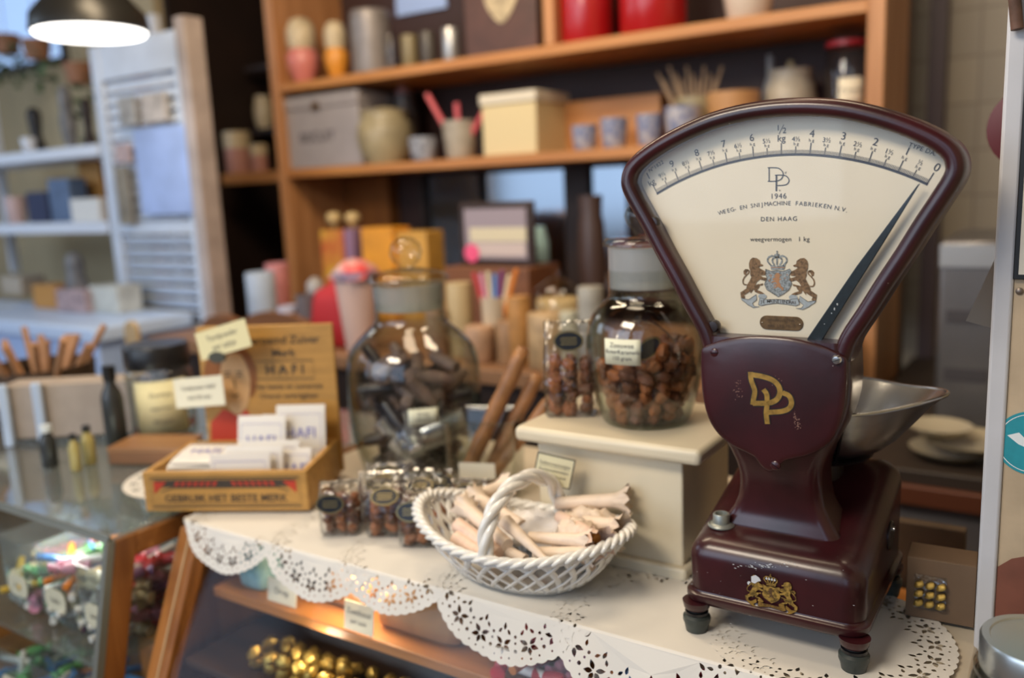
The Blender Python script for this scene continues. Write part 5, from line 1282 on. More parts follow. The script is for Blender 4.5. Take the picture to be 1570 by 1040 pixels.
# ------------------------------------------------------------------ generic background pieces
GRP = {}
def bx(name, label, cat, px0, px1, py0, y, zb, m_, d=.12, lid=None, extra=None, rz=0, group=None, bev=.004):
    """box standing at depth y on a surface of height zb, its front spanning px0..px1, top at py0"""
    a = at(px0, py0, y=y); b = at(px1, py0, y=y); w = b.x - a.x; h = at((px0 + px1) / 2, py0, y=y).z - zb
    t = thing(name, label, cat, ((a.x + b.x) / 2, y, zb + .001), rz, group)
    hb = h * (.82 if lid else 1)
    box_at('box_body', m_, t, -w / 2, w / 2, 0, d, 0, hb, bev)
    if lid: box_at('box_lid', lid, t, -w / 2 - .006, w / 2 + .006, -.006, d + .006, hb + .0008, h, bev)
    t['w'] = w; t['h'] = h
    return t
def rd(name, label, cat, px, pw, py0, y, zb, m_, prof, body='pot_body', n=28, parts=()):
    """turned piece: prof in units of half width and height"""
    p = at(px, py0, y=y); s = SCL(p); r = pw * s / 2; h = p.z - zb
    t = thing(name, label, cat, (p.x, y, zb + .001))
    MB().lathe([(a * r, b * h) for a, b in prof], n).build(body, m_, t, sharp=60)
    for nm, mm, pf in parts: MB().lathe([(a * r, b * h) for a, b in pf], n).build(nm, mm, t, sharp=60)
    t['w'] = r * 2; t['h'] = h
    return t
CYL = [(0, 0), (.95, 0), (1, .03), (1, .97), (.95, 1), (0, 1)]
CUP = [(0, 0), (.75, 0), (.8, .03), (.95, .6), (1, 1), (.94, 1), (.88, .6), (.7, .06), (0, .05)]
CROCK = [(0, 0), (.70, 0), (.92, .25), (1, .55), (.92, .78), (.78, .86), (.84, 1), (.76, 1), (.70, .86), (0, .85)]
EGG = [(0, 0), (.55, 0), (.60, .05), (.85, .25), (.95, .45), (.72, .60), (.78, .75), (.68, .92), (.35, 1), (0, 1)]

# ---- left white shelves
wsh = mat('white_shelf', (0.70, 0.74, 0.82), 0.5)
su = thing('wall_shelf', 'white two-board wall shelf at the left, left of the shutter', 'shelf', (-4.05, 2.0, 1.0))
zS1, zS2 = at(80, 228, y=2.0).z, at(80, 342, y=2.0).z
for z in (zS1, zS2): box_at('shelf_board', wsh, su, -.55, .84, 0, .34, z - 1.0 - .045, z - 1.0, .003)
for x in (-.55, .82): box_at('shelf_side', wsh, su, x, x + .03, .30, .34, .12, 1.2, .003)
for x in (.80,): box_at('wood_upright', wood_o, su, x - .14, x - .05, .30, .335, -.02, 1.15, .003)
# white table under it, the blue of the daylight put into its colour
tt = thing('side_table', 'long white display table tinted with blue daylight at the far left behind the tub', 'table', (-3.6, 1.60, 0))
zT = at(60, 478, y=1.80).z
box_at('table_top', mat('daylit_white', (0.55, 0.68, 0.90), 0.4), tt, -1.4, .88, 0, .385, zT - .05, zT, .006)
box_at('table_body', mat('daylit_white2', (0.42, 0.56, 0.86), 0.5, var=.15, vscale=3), tt, -1.38, .86, .02, .37, .0, zT - .051, .004)
blackm = mat('black_matt', (0.015, 0.015, 0.018), 0.6); greyf = mat('grey_figure', (0.20, 0.20, 0.21), 0.6, var=.5, vscale=25); navy = mat('navy_fabric', (0.03, 0.04, 0.09), 0.7); denim = mat('denim', (0.12, 0.18, 0.30), 0.7, var=.3)
BUST = [(0, 0), (.95, 0), (1, .06), (.75, .12), (.45, .35), (.55, .6), (.62, .85), (.40, .98), (0, 1)]
rd('necklace_bust', 'black necklace bust, leftmost on the upper white shelf', 'bust', 50, 34, 165, 2.10, zS1, blackm, BUST)
rd('figurine', 'grey figurine standing between the black busts on the upper white shelf', 'figurine', 97, 26, 132, 2.10, zS1, greyf, EGG)
rd('necklace_bust', 'dark brown bust at the right end of the upper white shelf', 'bust', 130, 26, 150, 2.10, zS1, darkw, BUST)
rd('small_cup', 'small white cup before the black bust on the upper shelf', 'cup', 43, 22, 212, 2.02, zS1, wsh, CUP)
bx('gift_bag', 'navy gift bag on the lower white shelf', 'bag', 38, 68, 295, 2.05, zS2, navy, .08)
bx('gift_bag', 'denim-blue gift bag right of the navy one', 'bag', 71, 103, 275, 2.05, zS2, denim, .08)
bx('cardboard_box', 'orange-brown upright box between the two white shelf boards', 'box', 117, 150, 247, 2.18, zS2, mat('orange_wood', (0.50, 0.24, 0.06), .5), .1)
bx('white_carton', 'white carton at the right end of the lower white shelf', 'box', 106, 150, 305, 2.03, zS2, mat('carton_white', (.72, .70, .66), .5), .09)
rd('flower_pot', 'pinkish pot at the left end of the lower white shelf', 'pot', 22, 30, 302, 2.05, zS2, mat('pink_pot', (.55, .40, .38), .5), CUP)
rd('figurine', 'grey statuette standing on the daylit white table', 'figurine', 112, 36, 388, 1.90, zT, greyf, EGG)
bx('craft_box', 'orange-brown box on the daylit white table', 'box', 48, 82, 438, 1.86, zT, mat('orange_wood', (0.50, 0.24, 0.06), .5), .1)
bx('craft_box', 'pinkish patterned box in the middle of the daylit white table', 'box', 84, 128, 445, 1.83, zT, mat('pinkish', (.50, .36, .36), .6, var=.5, vscale=30), .1)
bx('white_carton', 'pale crumpled white pack at the right end of the daylit white table', 'box', 134, 178, 440, 1.86, zT, mat('carton_pale', (.62, .62, .56), .6, var=.3), .1)
rd('white_bowl', 'bright white bowl at the far left on the daylit white table', 'bowl', 6, 40, 470, 1.85, zT, mat('bright_bowl', (.85, .92, .95), .2), CUP)
bx('cloth_bundle', 'beige folded cloth pile at the far left between shelf and table', 'cloth', 0, 30, 425, 2.1, zT, mat('beige_cloth', (.50, .42, .33), .8), .12)

# ---- wooden shelf unit on the back wall
shelf_w = wood('shelf_pine', (0.52, 0.235, 0.075), (0.40, 0.165, 0.05), 0.42, 0); shelf_v = wood('shelf_pine_upright', (0.50, 0.24, 0.10), (0.38, 0.17, 0.065), 0.45, 2)
UY = 2.5; ux0, ux1 = -2.765, -.45
un = thing('shelf_unit', 'large orange-brown wooden shelf unit across the back of the shop', 'shelf unit', (ux0, UY, 0))
zA, zB = 1.889, 1.552
for x0, x1 in ((ux0, ux0 + .045), (ux1 - .045, ux1)): box_at('upright', shelf_v, un, x0 - ux0, x1 - ux0, 0, .40, .0, 2.6, .003)
for z in (zA, zB, 2.55): box_at('shelf_board', shelf_w, un, .045, ux1 - ux0 - .045, .003, .395, z - .034, z, .003)
dv = at(838, 30, y=UY).x
box_at('divider', shelf_v, un, dv - ux0 - .02, dv - ux0 + .02, .01, .39, zA + .001, 2.515, .003)
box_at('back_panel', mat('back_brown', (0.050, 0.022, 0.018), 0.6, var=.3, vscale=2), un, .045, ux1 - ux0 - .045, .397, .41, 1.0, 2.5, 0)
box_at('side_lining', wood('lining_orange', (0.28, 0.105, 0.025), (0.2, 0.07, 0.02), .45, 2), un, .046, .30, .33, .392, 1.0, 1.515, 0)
# mirror behind the middle counter
mx0, mx1 = at(652, 300, y=2.86).x, at(958, 300, y=2.86).x
mi = box_at('mirror', mat('mirror_glass', (0.40, 0.44, 0.47), 0.10, metal=1.0), None, mx0, mx1, 2.870, 2.885, 1.02, 1.50, 0); tag(mi, 'wide mirror under the shelf, behind the small framed picture', 'mirror')
for px, w, lb in ((645, .03, 'left'), (735, .015, 'middle'), (882, .10, 'right')):
    q = at(px, 320, y=2.84).x; o = box_at('wooden_post', darkw, None, q - w / 2, q + w / 2, 2.845, 2.866, 1.02, 1.51, .002); tag(o, 'dark %s upright before the back mirror' % lb, 'post')
zr = at(900, 152, y=2.66).z
ra, rb_ = at(822, 150, y=2.66).x, ux1 - .05
zr = at(915, 152, y=2.74).z; rs = box_at('long_wooden_box', shelf_w, None, at(812, 152, y=2.74).x, at(1012, 152, y=2.74).x, 2.74, 2.88, zB + .001, zr, .003); tag(rs, 'long orange-brown wooden box behind the row of blue and white cups', 'box'); zr = zB
# ---- on the top shelf
UYo = 2.58
flesh = mat('doll_pink', (0.62, 0.20, 0.17), 0.35); cream_d = mat('doll_cream', (0.62, 0.50, 0.32), 0.5, var=.3, vscale=30); org = mat('doll_orange', (0.70, 0.28, 0.03), 0.4)
for px, pw, py, m_, lb in ((459, 52, 28, flesh, 'pink-bodied painted doll with cream headscarf, leftmost on the top shelf'), (512, 40, 33, org, 'orange-bodied painted doll right of the pink one')):
    rd('painted_doll', lb, 'doll', px, pw, py, UYo, zA, m_, [(0, 0), (.55, 0), (.62, .05), (.92, .25), (.95, .42), (.75, .52), (0, .52)], 'doll_body', parts=(('headscarf', cream_d, [(0, .521), (.76, .521), (.86, .65), (.84, .82), (.6, .96), (.25, 1), (0, 1)]),))
grey_t = mat('grey_tin', (0.30, 0.27, 0.26), .4, metal=.3, var=.25, vscale=8)
rd('canister', 'tall grey canister beside the orange doll', 'canister', 566, 62, 18, UYo, zA, grey_t, [(0, 0), (.98, 0), (1, .02), (1, .86), (.9, .87), (0, .87)], parts=(('lid', grey_t, [(0, .871), (.96, .871), (.96, .98), (.9, 1), (0, 1)]),))
rd('glass_jar', 'small shiny jar right of the grey canister on the top shelf', 'jar', 598, 20, 55, UYo, zA, jar_g, CYL)
for i, (px, pw, py, m_) in enumerate(((627, 26, 55, mat('olive_tin', (.20, .16, .08), .4)), (655, 24, 50, mat('dark_tin', (.07, .06, .05), .4)), (690, 26, 44, mat('silver_tin', (.42, .42, .42), .3, metal=.6)))):
    rd('small_tin', ['olive little tin on the top shelf under the blue paper', 'dark little tin between the olive and silver ones', 'silver little tin left of the emblem box'][i], 'tin', px, pw, py, UYo, zA, m_, CYL)
q0, q1 = at(602, 24, y=2.86), at(678, 0, y=2.86)
o = box_at('notice', mat('notice_blue', (.38, .52, .85), .6), None, q0.x, q1.x, 2.885, 2.892, q0.z, 2.34, 0); tag(o, 'pale blue notice on the back panel above the small tins', 'notice')
t = bx('tea_chest', 'dark brown chest with a cream oval emblem on the top shelf', 'box', 708, 820, -60, UYo - .04, zA, mat('chest_brown', (0.10, 0.042, 0.025), .4, var=.3), .2)
q = at(768, -5, y=UYo - .04)
em_ = MB().prism([(x, z) for x, z in smooth2([(-.062, .05), (-.060, -.02), (0, -.085), (.060, -.02), (.062, .05), (0, .075)])], 0, .003, T(q.x - t.location.x, -.0005, q.z - t.location.z) @ FACE).build('emblem', mat('emblem_cream', (.55, .44, .27), .5, var=.5, vscale=40), t)
redt = mat('red_tin', (0.36, 0.008, 0.010), .22, spec=.7)
for i, (px, pw, lb) in enumerate(((897, 84, 'bright red round tin nearest the divider on the top shelf'), (1000, 104, 'bright red round tin, the right one of the two on the top shelf'))):
    rd('red_tin', lb, 'tin', px, pw, -70, UYo + .04, zA, redt, CYL, parts=(('tin_lid', redt, [(0, 1.001), (1.03, 1.001), (1.03, 1.06), (0, 1.06)]),))
rd('white_bowl', 'pale bowl at the right of the red tins on the top shelf', 'bowl', 1148, 80, -40, UYo, zA, mat('bowl_cream', (.6, .5, .42), .4), CUP)
# ---- on the lower shelf
tin = mat('grey_box', (0.36, 0.33, 0.34), .5, metal=.1, var=.1)
t = bx('storage_tin', 'square grey lidded tin with dark lettering at the left end of the lower shelf', 'tin', 430, 547, 145, UYo - .05, zB, tin, .24, tin)
m_ = MB(); add_text(m_, 'BISCUIT', 1, T(-.02, -.0015, t['h'] * .42) @ FACE @ Matrix.Scale(.055, 4), off=.02); m_.build('lettering', mat('letter_grey', (.10, .09, .10), .6), t, smooth=False)
MB().box(-.018, .018, -.012, -.0065, -.010, .018, T(-.01, 0, t['h'] * .83)).build('latch', brass_old, t)
stone = mat('stoneware', (0.36, 0.30, 0.18), .4, var=.3, vscale=12); stone2 = mat('stoneware_pale', (0.45, 0.40, 0.32), .4, var=.3, vscale=12)
rd('stoneware_pot', 'olive stoneware pot in the middle-left of the lower shelf', 'pot', 588, 88, 172, UYo + .02, zB, stone, CROCK, parts=(('lid', stone, [(0, .95), (.80, .95), (.7, 1.02), (.2, 1.08), (0, 1.1)]),))
rd('small_pot', 'blue-white little pot before the olive stoneware pot', 'pot', 648, 44, 211, UYo - .04, zB, mat('delft', (.42, .44, .50), .35, var=.6, vscale=40), CUP)
t = rd('utensil_crock', 'brown-grey crock holding pink sticks on the lower shelf', 'crock', 704, 54, 186, UYo, zB, stone2, CUP)
pinkm = mat('pink_stick', (.62, .10, .12), .4)
for i, (dx, px, py) in enumerate(((-.02, 655, 145), (.0, 700, 158), (.02, 742, 172))):
    e = at(px, py, y=UYo); b = Vector((t.location.x + dx * .6, UYo, zB + .03)); o = MB().tube([(0, 0, 0), tuple(e - b)], .010, 8).build('candy_cane', pinkm, None); o.location = b
    tag(o, ['long pink stick leaning left out of the brown-grey crock', 'middle pink stick in the brown-grey crock', 'pink stick leaning right out of the brown-grey crock'][i], 'stick')
rd('sugar_bowl', 'dark pot with a red and white ball lid behind the olive pot', 'pot', 619, 42, 145, UYo + .16, zB, mat('dark_pot', (.06, .05, .05), .4), CROCK, parts=(('ball_lid', mat('red_white', (.55, .18, .17), .4, col2=(.6, .55, .5), vscale=20), [(0, .84), (.7, .86), (.8, .95), (.4, 1.1), (0, 1.12)]),))
creamb = mat('cream_tin', (0.66, 0.54, 0.30), .5); whl = mat('cream_lid', (0.66, 0.60, 0.48), .5)
t = bx('cream_tin', 'cream-yellow lidded tin in the middle of the lower shelf', 'tin', 737, 820, 142, UYo - .04, zB, creamb, .22, whl)
delft = mat('delft_cup', (.46, .44, .46), .35, col2=(.10, .14, .30), vscale=45)
for i, (px, pw, py) in enumerate(((896, 40, 193), (941, 42, 182), (995, 40, 176), (1047, 56, 164))):
    rd('delft_cup', ['blue and white cup, leftmost of the row on the lower shelf', 'blue and white cup, second of the row on the lower shelf', 'blue and white cup, third of the row on the lower shelf', 'largest blue and white cup, next to the scale rim'][i], 'cup', px, pw, py, UYo, zB, delft, CUP)
t = rd('brush_jar', 'jar full of thin wooden brushes behind the largest blue and white cup', 'jar', 1066, 60, 150, 2.66, zr, stone, CUP)
for i in range(12):
    e = at(1008 + i * 9, 112 + 12 * math.sin(i * 2.1), y=2.66); b = Vector((t.location.x + (i - 6) * .004, 2.66, zr + .02)); o = MB().tube([(0, 0, 0), tuple(e - b)], .0045, 6).build('paint_brush', mat('brush_wood', (.30, .20, .12), .6), None); o.location = b; tag(o, 'thin brush standing in the jar behind the blue and white cups', 'brush', 'brushes in the jar')
rd('wooden_bowl', 'orange-brown bowl beside the brushes on the lower shelf', 'bowl', 1124, 80, 142, 2.66, zr, mat('bowl_orange', (.45, .24, .10), .5), CUP)
rd('teapot', 'beige patterned teapot on the lower shelf right of the brushes', 'teapot', 1212, 78, 108, 2.74, zr, stone2, CROCK, parts=(('lid', stone, [(0, .86), (.6, .88), (.5, 1.0), (.15, 1.05), (.12, 1.12), (0, 1.15)]),))
rd('glass_bottle', 'slim grey bottle behind the beige teapot', 'bottle', 1181, 22, 85, 2.80, zr, mat('grey_bottle', (.35, .36, .36), .3), [(0, 0), (1, 0), (1, .6), (.45, .75), (.45, 1), (0, 1)])
t = rd('clip_jar', 'clip-top glass jar with red seal and cream label at the right end of the shelf', 'jar', 1298, 58, 72, 2.70, zr, jar_g, CYL, parts=(('seal_ring', mat('seal_red', (.5, .03, .04), .4), [(.86, 1.0), (1.02, 1.0), (1.02, 1.06), (.86, 1.06)]), ('glass_lid', jar_g, [(0, 1.061), (.95, 1.061), (.9, 1.14), (0, 1.18)])))
label_on(t, .5, t['h'] * .42, t['w'] * .62, t['h'] * .42, t['w'] / 2 * 1.03, [('Kaneel', .022), ('stokjes', .018)], card_m)
# ---- dark corner between shutter and shelf unit
zc_ = at(370, 265, y=2.7).z
o = box_at('small_shelf', shelf_w, None, at(338, 262, y=2.7).x, ux0 - .002, 2.70, 2.88, zc_ - .05, zc_, .003); tag(o, 'short orange wooden shelf in the dark corner left of the shelf unit', 'shelf')
cj = mat('cream_jar', (.55, .44, .28), .4); rj = mat('rose_jar', (.45, .22, .18), .4)
rd('lidded_jar', 'rosy jar with cream lid, left one on the short corner shelf', 'jar', 362, 40, 203, 2.76, zc_, rj, [(0, 0), (.95, 0), (1, .05), (1, .6), (0, .6)], parts=(('lid', cj, [(0, .601), (1.03, .601), (1.03, 1), (0, 1)]),))
rd('lidded_jar', 'smaller rosy jar with cream lid, right one on the short corner shelf', 'jar', 396, 26, 222, 2.76, zc_, rj, [(0, 0), (.95, 0), (1, .05), (1, .6), (0, .6)], parts=(('lid', cj, [(0, .601), (1.03, .601), (1.03, 1), (0, 1)]),))
zc2 = at(380, 102, y=3.0).z
zc3 = at(400, 197, y=3.0).z
for z_, nm in ((zc2, 'upper dark shelf in the corner, holding a bottle'), (zc3, 'lower dark shelf in the corner, holding a cream pot')):
    o = box_at('dark_shelf', darkw, None, -3.5, ux0 - .002, 3.0, 3.28, z_ - .025, z_, .002); tag(o, nm, 'shelf')
rd('bottle', 'dark bottle with pale label on the upper corner shelf', 'bottle', 357, 30, 40, 3.1, zc2, mat('dk_glass', (.05, .06, .055), .2), [(0, 0), (1, 0), (1, .6), (.4, .75), (.4, 1), (0, 1)], parts=(('label', mat('pale_lab', (.5, .48, .42), .5), [(1.02, .15), (1.03, .15), (1.03, .5), (1.02, .5)]),))
rd('lidded_jar', 'cream pot on the lower dark corner shelf', 'jar', 402, 30, 148, 3.1, zc3, cj, CROCK)

# ---- back counter with its clutter
zM = 1.0
bc = thing('back_counter', 'brown wooden back counter under the mirror, crowded with small things', 'counter', (-2.69, 1.72, 0))
box_at('counter_top', wood('counter_brown', (0.30, 0.16, 0.08), (0.2, 0.1, 0.05), .5, 0), bc, .08, 2.20, 0, .775, zM - .04, zM, .004)
box_at('counter_body', darkw, bc, .10, 2.18, .04, .765, 0, zM - .041, 0)
arch = [(-.15, 0), (.15, 0), (.15, .06)] + [(.15 * math.cos(PI * k / 12), .06 + .07 * math.sin(PI * k / 12)) for k in range(1, 12)] + [(-.15, .06)]
q = at(410, 480, y=1.75); zz2 = q.z
o = MB().prism(arch, 0, .03, FACE).build('headboard', wood('arch_brown', (0.22, 0.09, 0.035), (.15, .06, .02), .45, 0), None, bevel=.003); o.location = (q.x, 1.80, zM + .001); o.scale = (1, 1, (zz2 - zM) / .13); tag(o, 'brown arched wooden board behind the printed lid', 'board')
o = o.copy(); COL.objects.link(o); q = at(335, 484, y=1.75); o.location = (q.x, 1.78, zM + .001); o.scale = (.62, 1, (q.z - zM) / .13); tag(o, 'reddish arched wooden board behind the yellow price card', 'board')
blu = mat('blue_grey_cloth', (.42, .50, .62), .6, var=.2); 
rd('enamel_can', 'pale blue-grey can left of the shelf upright', 'can', 398, 44, 418, 1.95, zM, blu, CYL)
rd('pink_vase', 'rosy pink vase leaning on the shelf upright', 'vase', 424, 36, 404, 2.10, zM, mat('rosy', (.55, .22, .22), .5), CUP)
rd('white_cup', 'pale cup below the pale blue-grey can', 'cup', 440, 30, 470, 1.80, zM, mat('pale_cup', (.55, .55, .66), .4), CUP)
rd('cruet', 'grey glass cruet right of the shelf upright', 'cruet', 482, 30, 426, 2.0, zM, mat('cruet_grey', (.33, .31, .30), .3), [(0, 0), (1, 0), (1, .35), (.5, .5), (.85, .7), (.85, .9), (.3, 1), (0, 1)])
rd('cruet', 'small dark cruet in front of the grey one', 'cruet', 470, 34, 452, 1.82, zM, mat('cruet_dark', (.14, .12, .13), .3), CUP)
bkt = rd('pink_bucket', 'pale pink bucket with blue rim beside the red cloth', 'bucket', 545, 68, 416, 1.78, zM, mat('pale_pink', (.70, .48, .40), .45), [(0, 0), (.62, 0), (.65, .03), (.98, .9), (.9, .9), (.6, .08), (0, .07)], parts=(('rim', mat('violet_rim', (.30, .25, .36), .4), [(.98, .88), (1.04, .9), (1.04, 1), (.92, 1), (.92, .9)]),))
sack('red_cloth', 'red cloth cone standing left of the pink bucket', (at(505, 470, y=1.80).x, 1.84, zM + .001), .16, .10, at(515, 425, y=1.84).z - zM, mat('red_cloth', (.42, .012, .015), .6), .25, cat='cloth')
crumple('red_candy_pack', 'red and white sweets heaped on the pink bucket', (bkt.location.x, 1.78, zM + bkt['h'] * .93), .13, .13, .05, mat('red_bright', (.65, .03, .03), .4, col2=(.6, .5, .45), vscale=18), 5, 'sweets', n=10)
zq = zM
orgp = mat('orange_pack', (0.72, 0.30, 0.02), .4, var=.25, vscale=10)
bx('orange_pack', 'orange packet, left one behind the ball-knobbed jar', 'packet', 552, 600, 350, 2.25, zM, orgp, .10); bx('orange_pack', 'yellow-orange packet, right one behind the ball-knobbed jar', 'packet', 604, 652, 356, 2.27, zM, mat('amber_pack', (0.62, 0.33, 0.06), .4, var=.3, vscale=10), .10)
bx('red_carton', 'red carton with a yellow patch in the shelf unit corner', 'box', 490, 524, 354, 2.30, zM, mat('red_yellow', (.45, .05, .02), .45, col2=(.6, .35, .04), vscale=9), .10)
bx('purple_carton', 'slim purple carton beside the red one', 'box', 526, 540, 352, 2.30, zM, mat('purple_c', (.25, .14, .22), .5), .10)
for i, px in enumerate((511, 540)):
    rd('candlestick', ['cream ball-topped candlestick, the left of two', 'cream ball-topped candlestick, the right of two'][i], 'candlestick', px, 24, 325, 2.40, zM, mat('cream_ball', (.55, .40, .18), .4), [(0, 0), (.9, 0), (.3, .05), (.18, .1), (.18, .86), (.8, .90), (1, .94), (.8, .98), (0, 1)])
t = bx('picture_frame', 'small dark-framed picture with a pink spot, before the mirror', 'picture frame', 703, 815, 310, 2.15, at(760, 408, y=2.15).z, mat('frame_dk', (.035, .018, .012), .4), .02)
w, h = t['w'], t['h']
pcx = box_at('picture', mat('pic_violet', (.30, .25, .28), .5), t, -w / 2 + .02, w / 2 - .02, -.003, -.001, .02, h - .02, 0)
box_at('print_band', mat('pic_cream', (.62, .55, .38), .5), pcx, -w / 2 + .04, w / 2 - .02, -.0045, -.0035, h * .38, h * .60, 0); box_at('print_band', mat('pic_pale', (.56, .46, .42), .5), pcx, -w / 2 + .04, w / 2 - .025, -.0045, -.0035, .03, h * .36, 0)
MB().lathe([(0, 0), (.028, 0), (.028, .001), (0, .001)], 20, T(-w * .33, -.006, h * .20) @ RX(PI / 2)).build('pink_spot', mat('pink_spot', (.80, .10, .22), .5), pcx)
zf = at(760, 408, y=2.15).z
bs = box_at('wooden_stand', wood('stand_brown', (.22, .09, .04), (.15, .06, .03), .5, 0), None, at(690, 410, y=2.13).x, at(818, 410, y=2.13).x, 2.10, 2.28, zM + .001, zf, .003); tag(bs, 'brown wooden stand carrying the small framed picture', 'stand')
rd('beige_canister', 'beige cylinder right of the large glass jar neck', 'canister', 703, 40, 434, 1.85, zM, mat('beige_can', (.50, .38, .20), .5), CYL)
t = rd('brush_pot', 'cream pot with coloured sticks in the middle of the back counter', 'pot', 757, 40, 455, 1.85, zM, mat('cream_pot', (.55, .45, .32), .5), CUP)
for i in range(7):
    e = at(726 + i * 11, 418 + 6 * math.sin(i * 3), y=1.85); b = Vector((t.location.x, 1.85, zM + .03)); o = MB().tube([(0, 0, 0), tuple(e - b)], .006, 6).build('coloured_stick', [SW[0], SW[2], SW[8], SW[1], SW[6], SW[8], SW[7]][i], None); o.location = b; tag(o, 'coloured stick in the cream pot on the back counter', 'stick', 'sticks in the cream pot')
cl_ = rd('cake_dome', 'glass dome over pale cakes on the back counter', 'cake dome', 855, 92, 425, 1.95, zM, jar_g, [(.98, .35), (1.0, .36), (.98, .6), (.8, .85), (.3, .98), (.10, 1.0), (.12, 1.08), (0, 1.1)], 'glass_dome', parts=(('stand', mat('stand_white', (.62, .58, .48), .4), [(0, 0), (.5, 0), (.2, .06), (.18, .24), (1.05, .30), (1.05, .34), (0, .34)]),))
rd('cream_cake', 'pale cake under the glass dome', 'cake', 855, 66, 458, 1.95, cl_.location.z + cl_['h'] * .345, mat('cake', (.62, .45, .22), .6, var=.3), CYL)
for i, (px, pw, py, c, lb) in enumerate(((795, 36, 455, (.55, .27, .08), 'orange-brown tub left of the glass dome'), (668, 34, 475, (.34, .20, .12), 'brown tin behind the large jar shoulder'), (735, 46, 500, (.50, .30, .18), 'orange-pink packet behind the candy sticks'), (780, 40, 492, (.42, .24, .12), 'tan packet behind the thick candy stick'), (838, 60, 480, (.50, .34, .18), 'tan lidded tub behind the bag on the cream box'), (905, 40, 440, (.40, .38, .33), 'grey-white pot left of the glass jar neck'), (872, 30, 478, (.55, .52, .38), 'cream tin with dark band above the bag'))):
    rd('small_tub', lb, 'tub', px, pw, py, 1.80, zM, mat('tub%d' % i, c, .5, var=.35, vscale=25), CYL)
# pale figure behind: silvery scales reflected / blue vase
rd('glass_vase', 'pale turquoise glass ball vase right of the framed picture', 'vase', 826, 30, 348, 2.30, zM, mat('turq', (.40, .62, .66), .2), [(0, 0), (.6, 0), (.3, .1), (.3, .55), (1, .68), (1, .85), (.6, 1), (0, 1)])
rd('dark_vase', 'dark brown tall vase left of the glass jar stopper', 'vase', 905, 44, 300, 2.35, zM, mat('dkv', (.06, .035, .03), .4), CROCK)

# ================================================================== RIGHT SIDE
steel = mat('appliance_steel', (.20, .19, .19), .35, metal=.7, var=.15)
a_, b_ = at(1441, 380, y=2.25).x, at(1540, 380, y=2.25).x; za, zbx = at(1480, 368, y=2.25).z, at(1480, 660, y=2.25).z
ap = thing('steel_appliance', 'tall grey steel kitchen appliance right of the scale', 'appliance', (a_, 2.25, zbx))
box_at('housing', steel, ap, 0, b_ - a_, 0, .4, 0, za - zbx, .01)
box_at('top_panel', mat('steel_light', (.42, .42, .42), .35, metal=.7), ap, 0, b_ - a_, -.004, -.0005, (za - zbx) * .86, za - zbx - .01, .001)
for k in range(3): box_at('slot', mat('slot_dark', (.05, .045, .05), .5), ap, .02, b_ - a_ - .02, -.003, -.0005, .12 + k * .14, .15 + k * .14, 0)
ct = thing('kitchen_counter', 'dark counter with red-brown front edge behind the scale pan', 'counter', (-.44, 1.90, 0))
zk = zbx - .001
box_at('worktop', mat('worktop_dark', (.035, .025, .02), .5), ct, 0, .9, .0, 1.2, zk - .04, zk, .003)
box_at('front_edge', mat('edge_red', (.11, .032, .014), .5), ct, 0, 1.0, -.02, -.001, at(1440, 782, y=1.88).z, at(1440, 752, y=1.88).z, .003)
box_at('front_panel', mat('grey_front', (.17, .16, .175), .6, var=.15, vscale=4), ct, 0, 1.0, .02, 1.0, 0, zk - .041, .003)
for i, (px, py, w) in enumerate(((1458, 708, .16), (1490, 722, .18), (1440, 695, .13))):
    q = at(px, py, y=2.05); o = MB().lathe([(0, 0), (w * .3, 0), (w * .5, .018), (w * .52, .022), (w * .3, .008), (0, .006)], 28).build('plate', mat('plate_cream', (.42, .37, .27), .35), None); o.location = (q.x, 2.02 + .0 * i, zk + .002 + i * .024); tag(o, ['lowest pale plate of the stack in front of the steel appliance', 'middle pale plate in front of the steel appliance', 'top pale plate in front of the steel appliance'][i], 'plate')
# carton with a clear window
kb = thing('window_carton', 'brown carton with a clear window showing gold sweets, right behind the scale', 'box', (-.095, .985, Z0 + .0055), .06)
kraft = mat('carton_brown', (.17, .105, .06), .6, var=.2, vscale=8)
box_at('carton_body', kraft, kb, -.042, .026, .0025, .045, 0, .070, .001)
box_at('carton_front', kraft, kb, -.042, .026, 0, .002, 0, .070, .0005)
box_at('clear_window', cello, kb, -.034, -.002, -.0012, -.0002, .012, .052, 0)
for i in range(9):
    o = gp.copy(); COL.objects.link(o); o.parent = kb; o.name = 'gold_piece'
    for kk in ('label', 'category', 'group'):
        if kk in o: del o[kk]
    o.location = (-.029 + (i % 3) * .011, -.0050, .020 + (i // 3) * .011); o.scale = (.42, .15, .42)
sack('plastic_bag', 'pale translucent bag standing right of the brown carton', (-.045, 1.11, .78), .05, .05, .17, mat('plastic_pale', (.45, .40, .37), .35), .8, cat='bag')
st_ = box_at('low_stand', darkw, None, -.060, .2, 1.04, 1.30, 0, .779, .002); tag(st_, 'dark low stand carrying the pale translucent bag', 'stand')
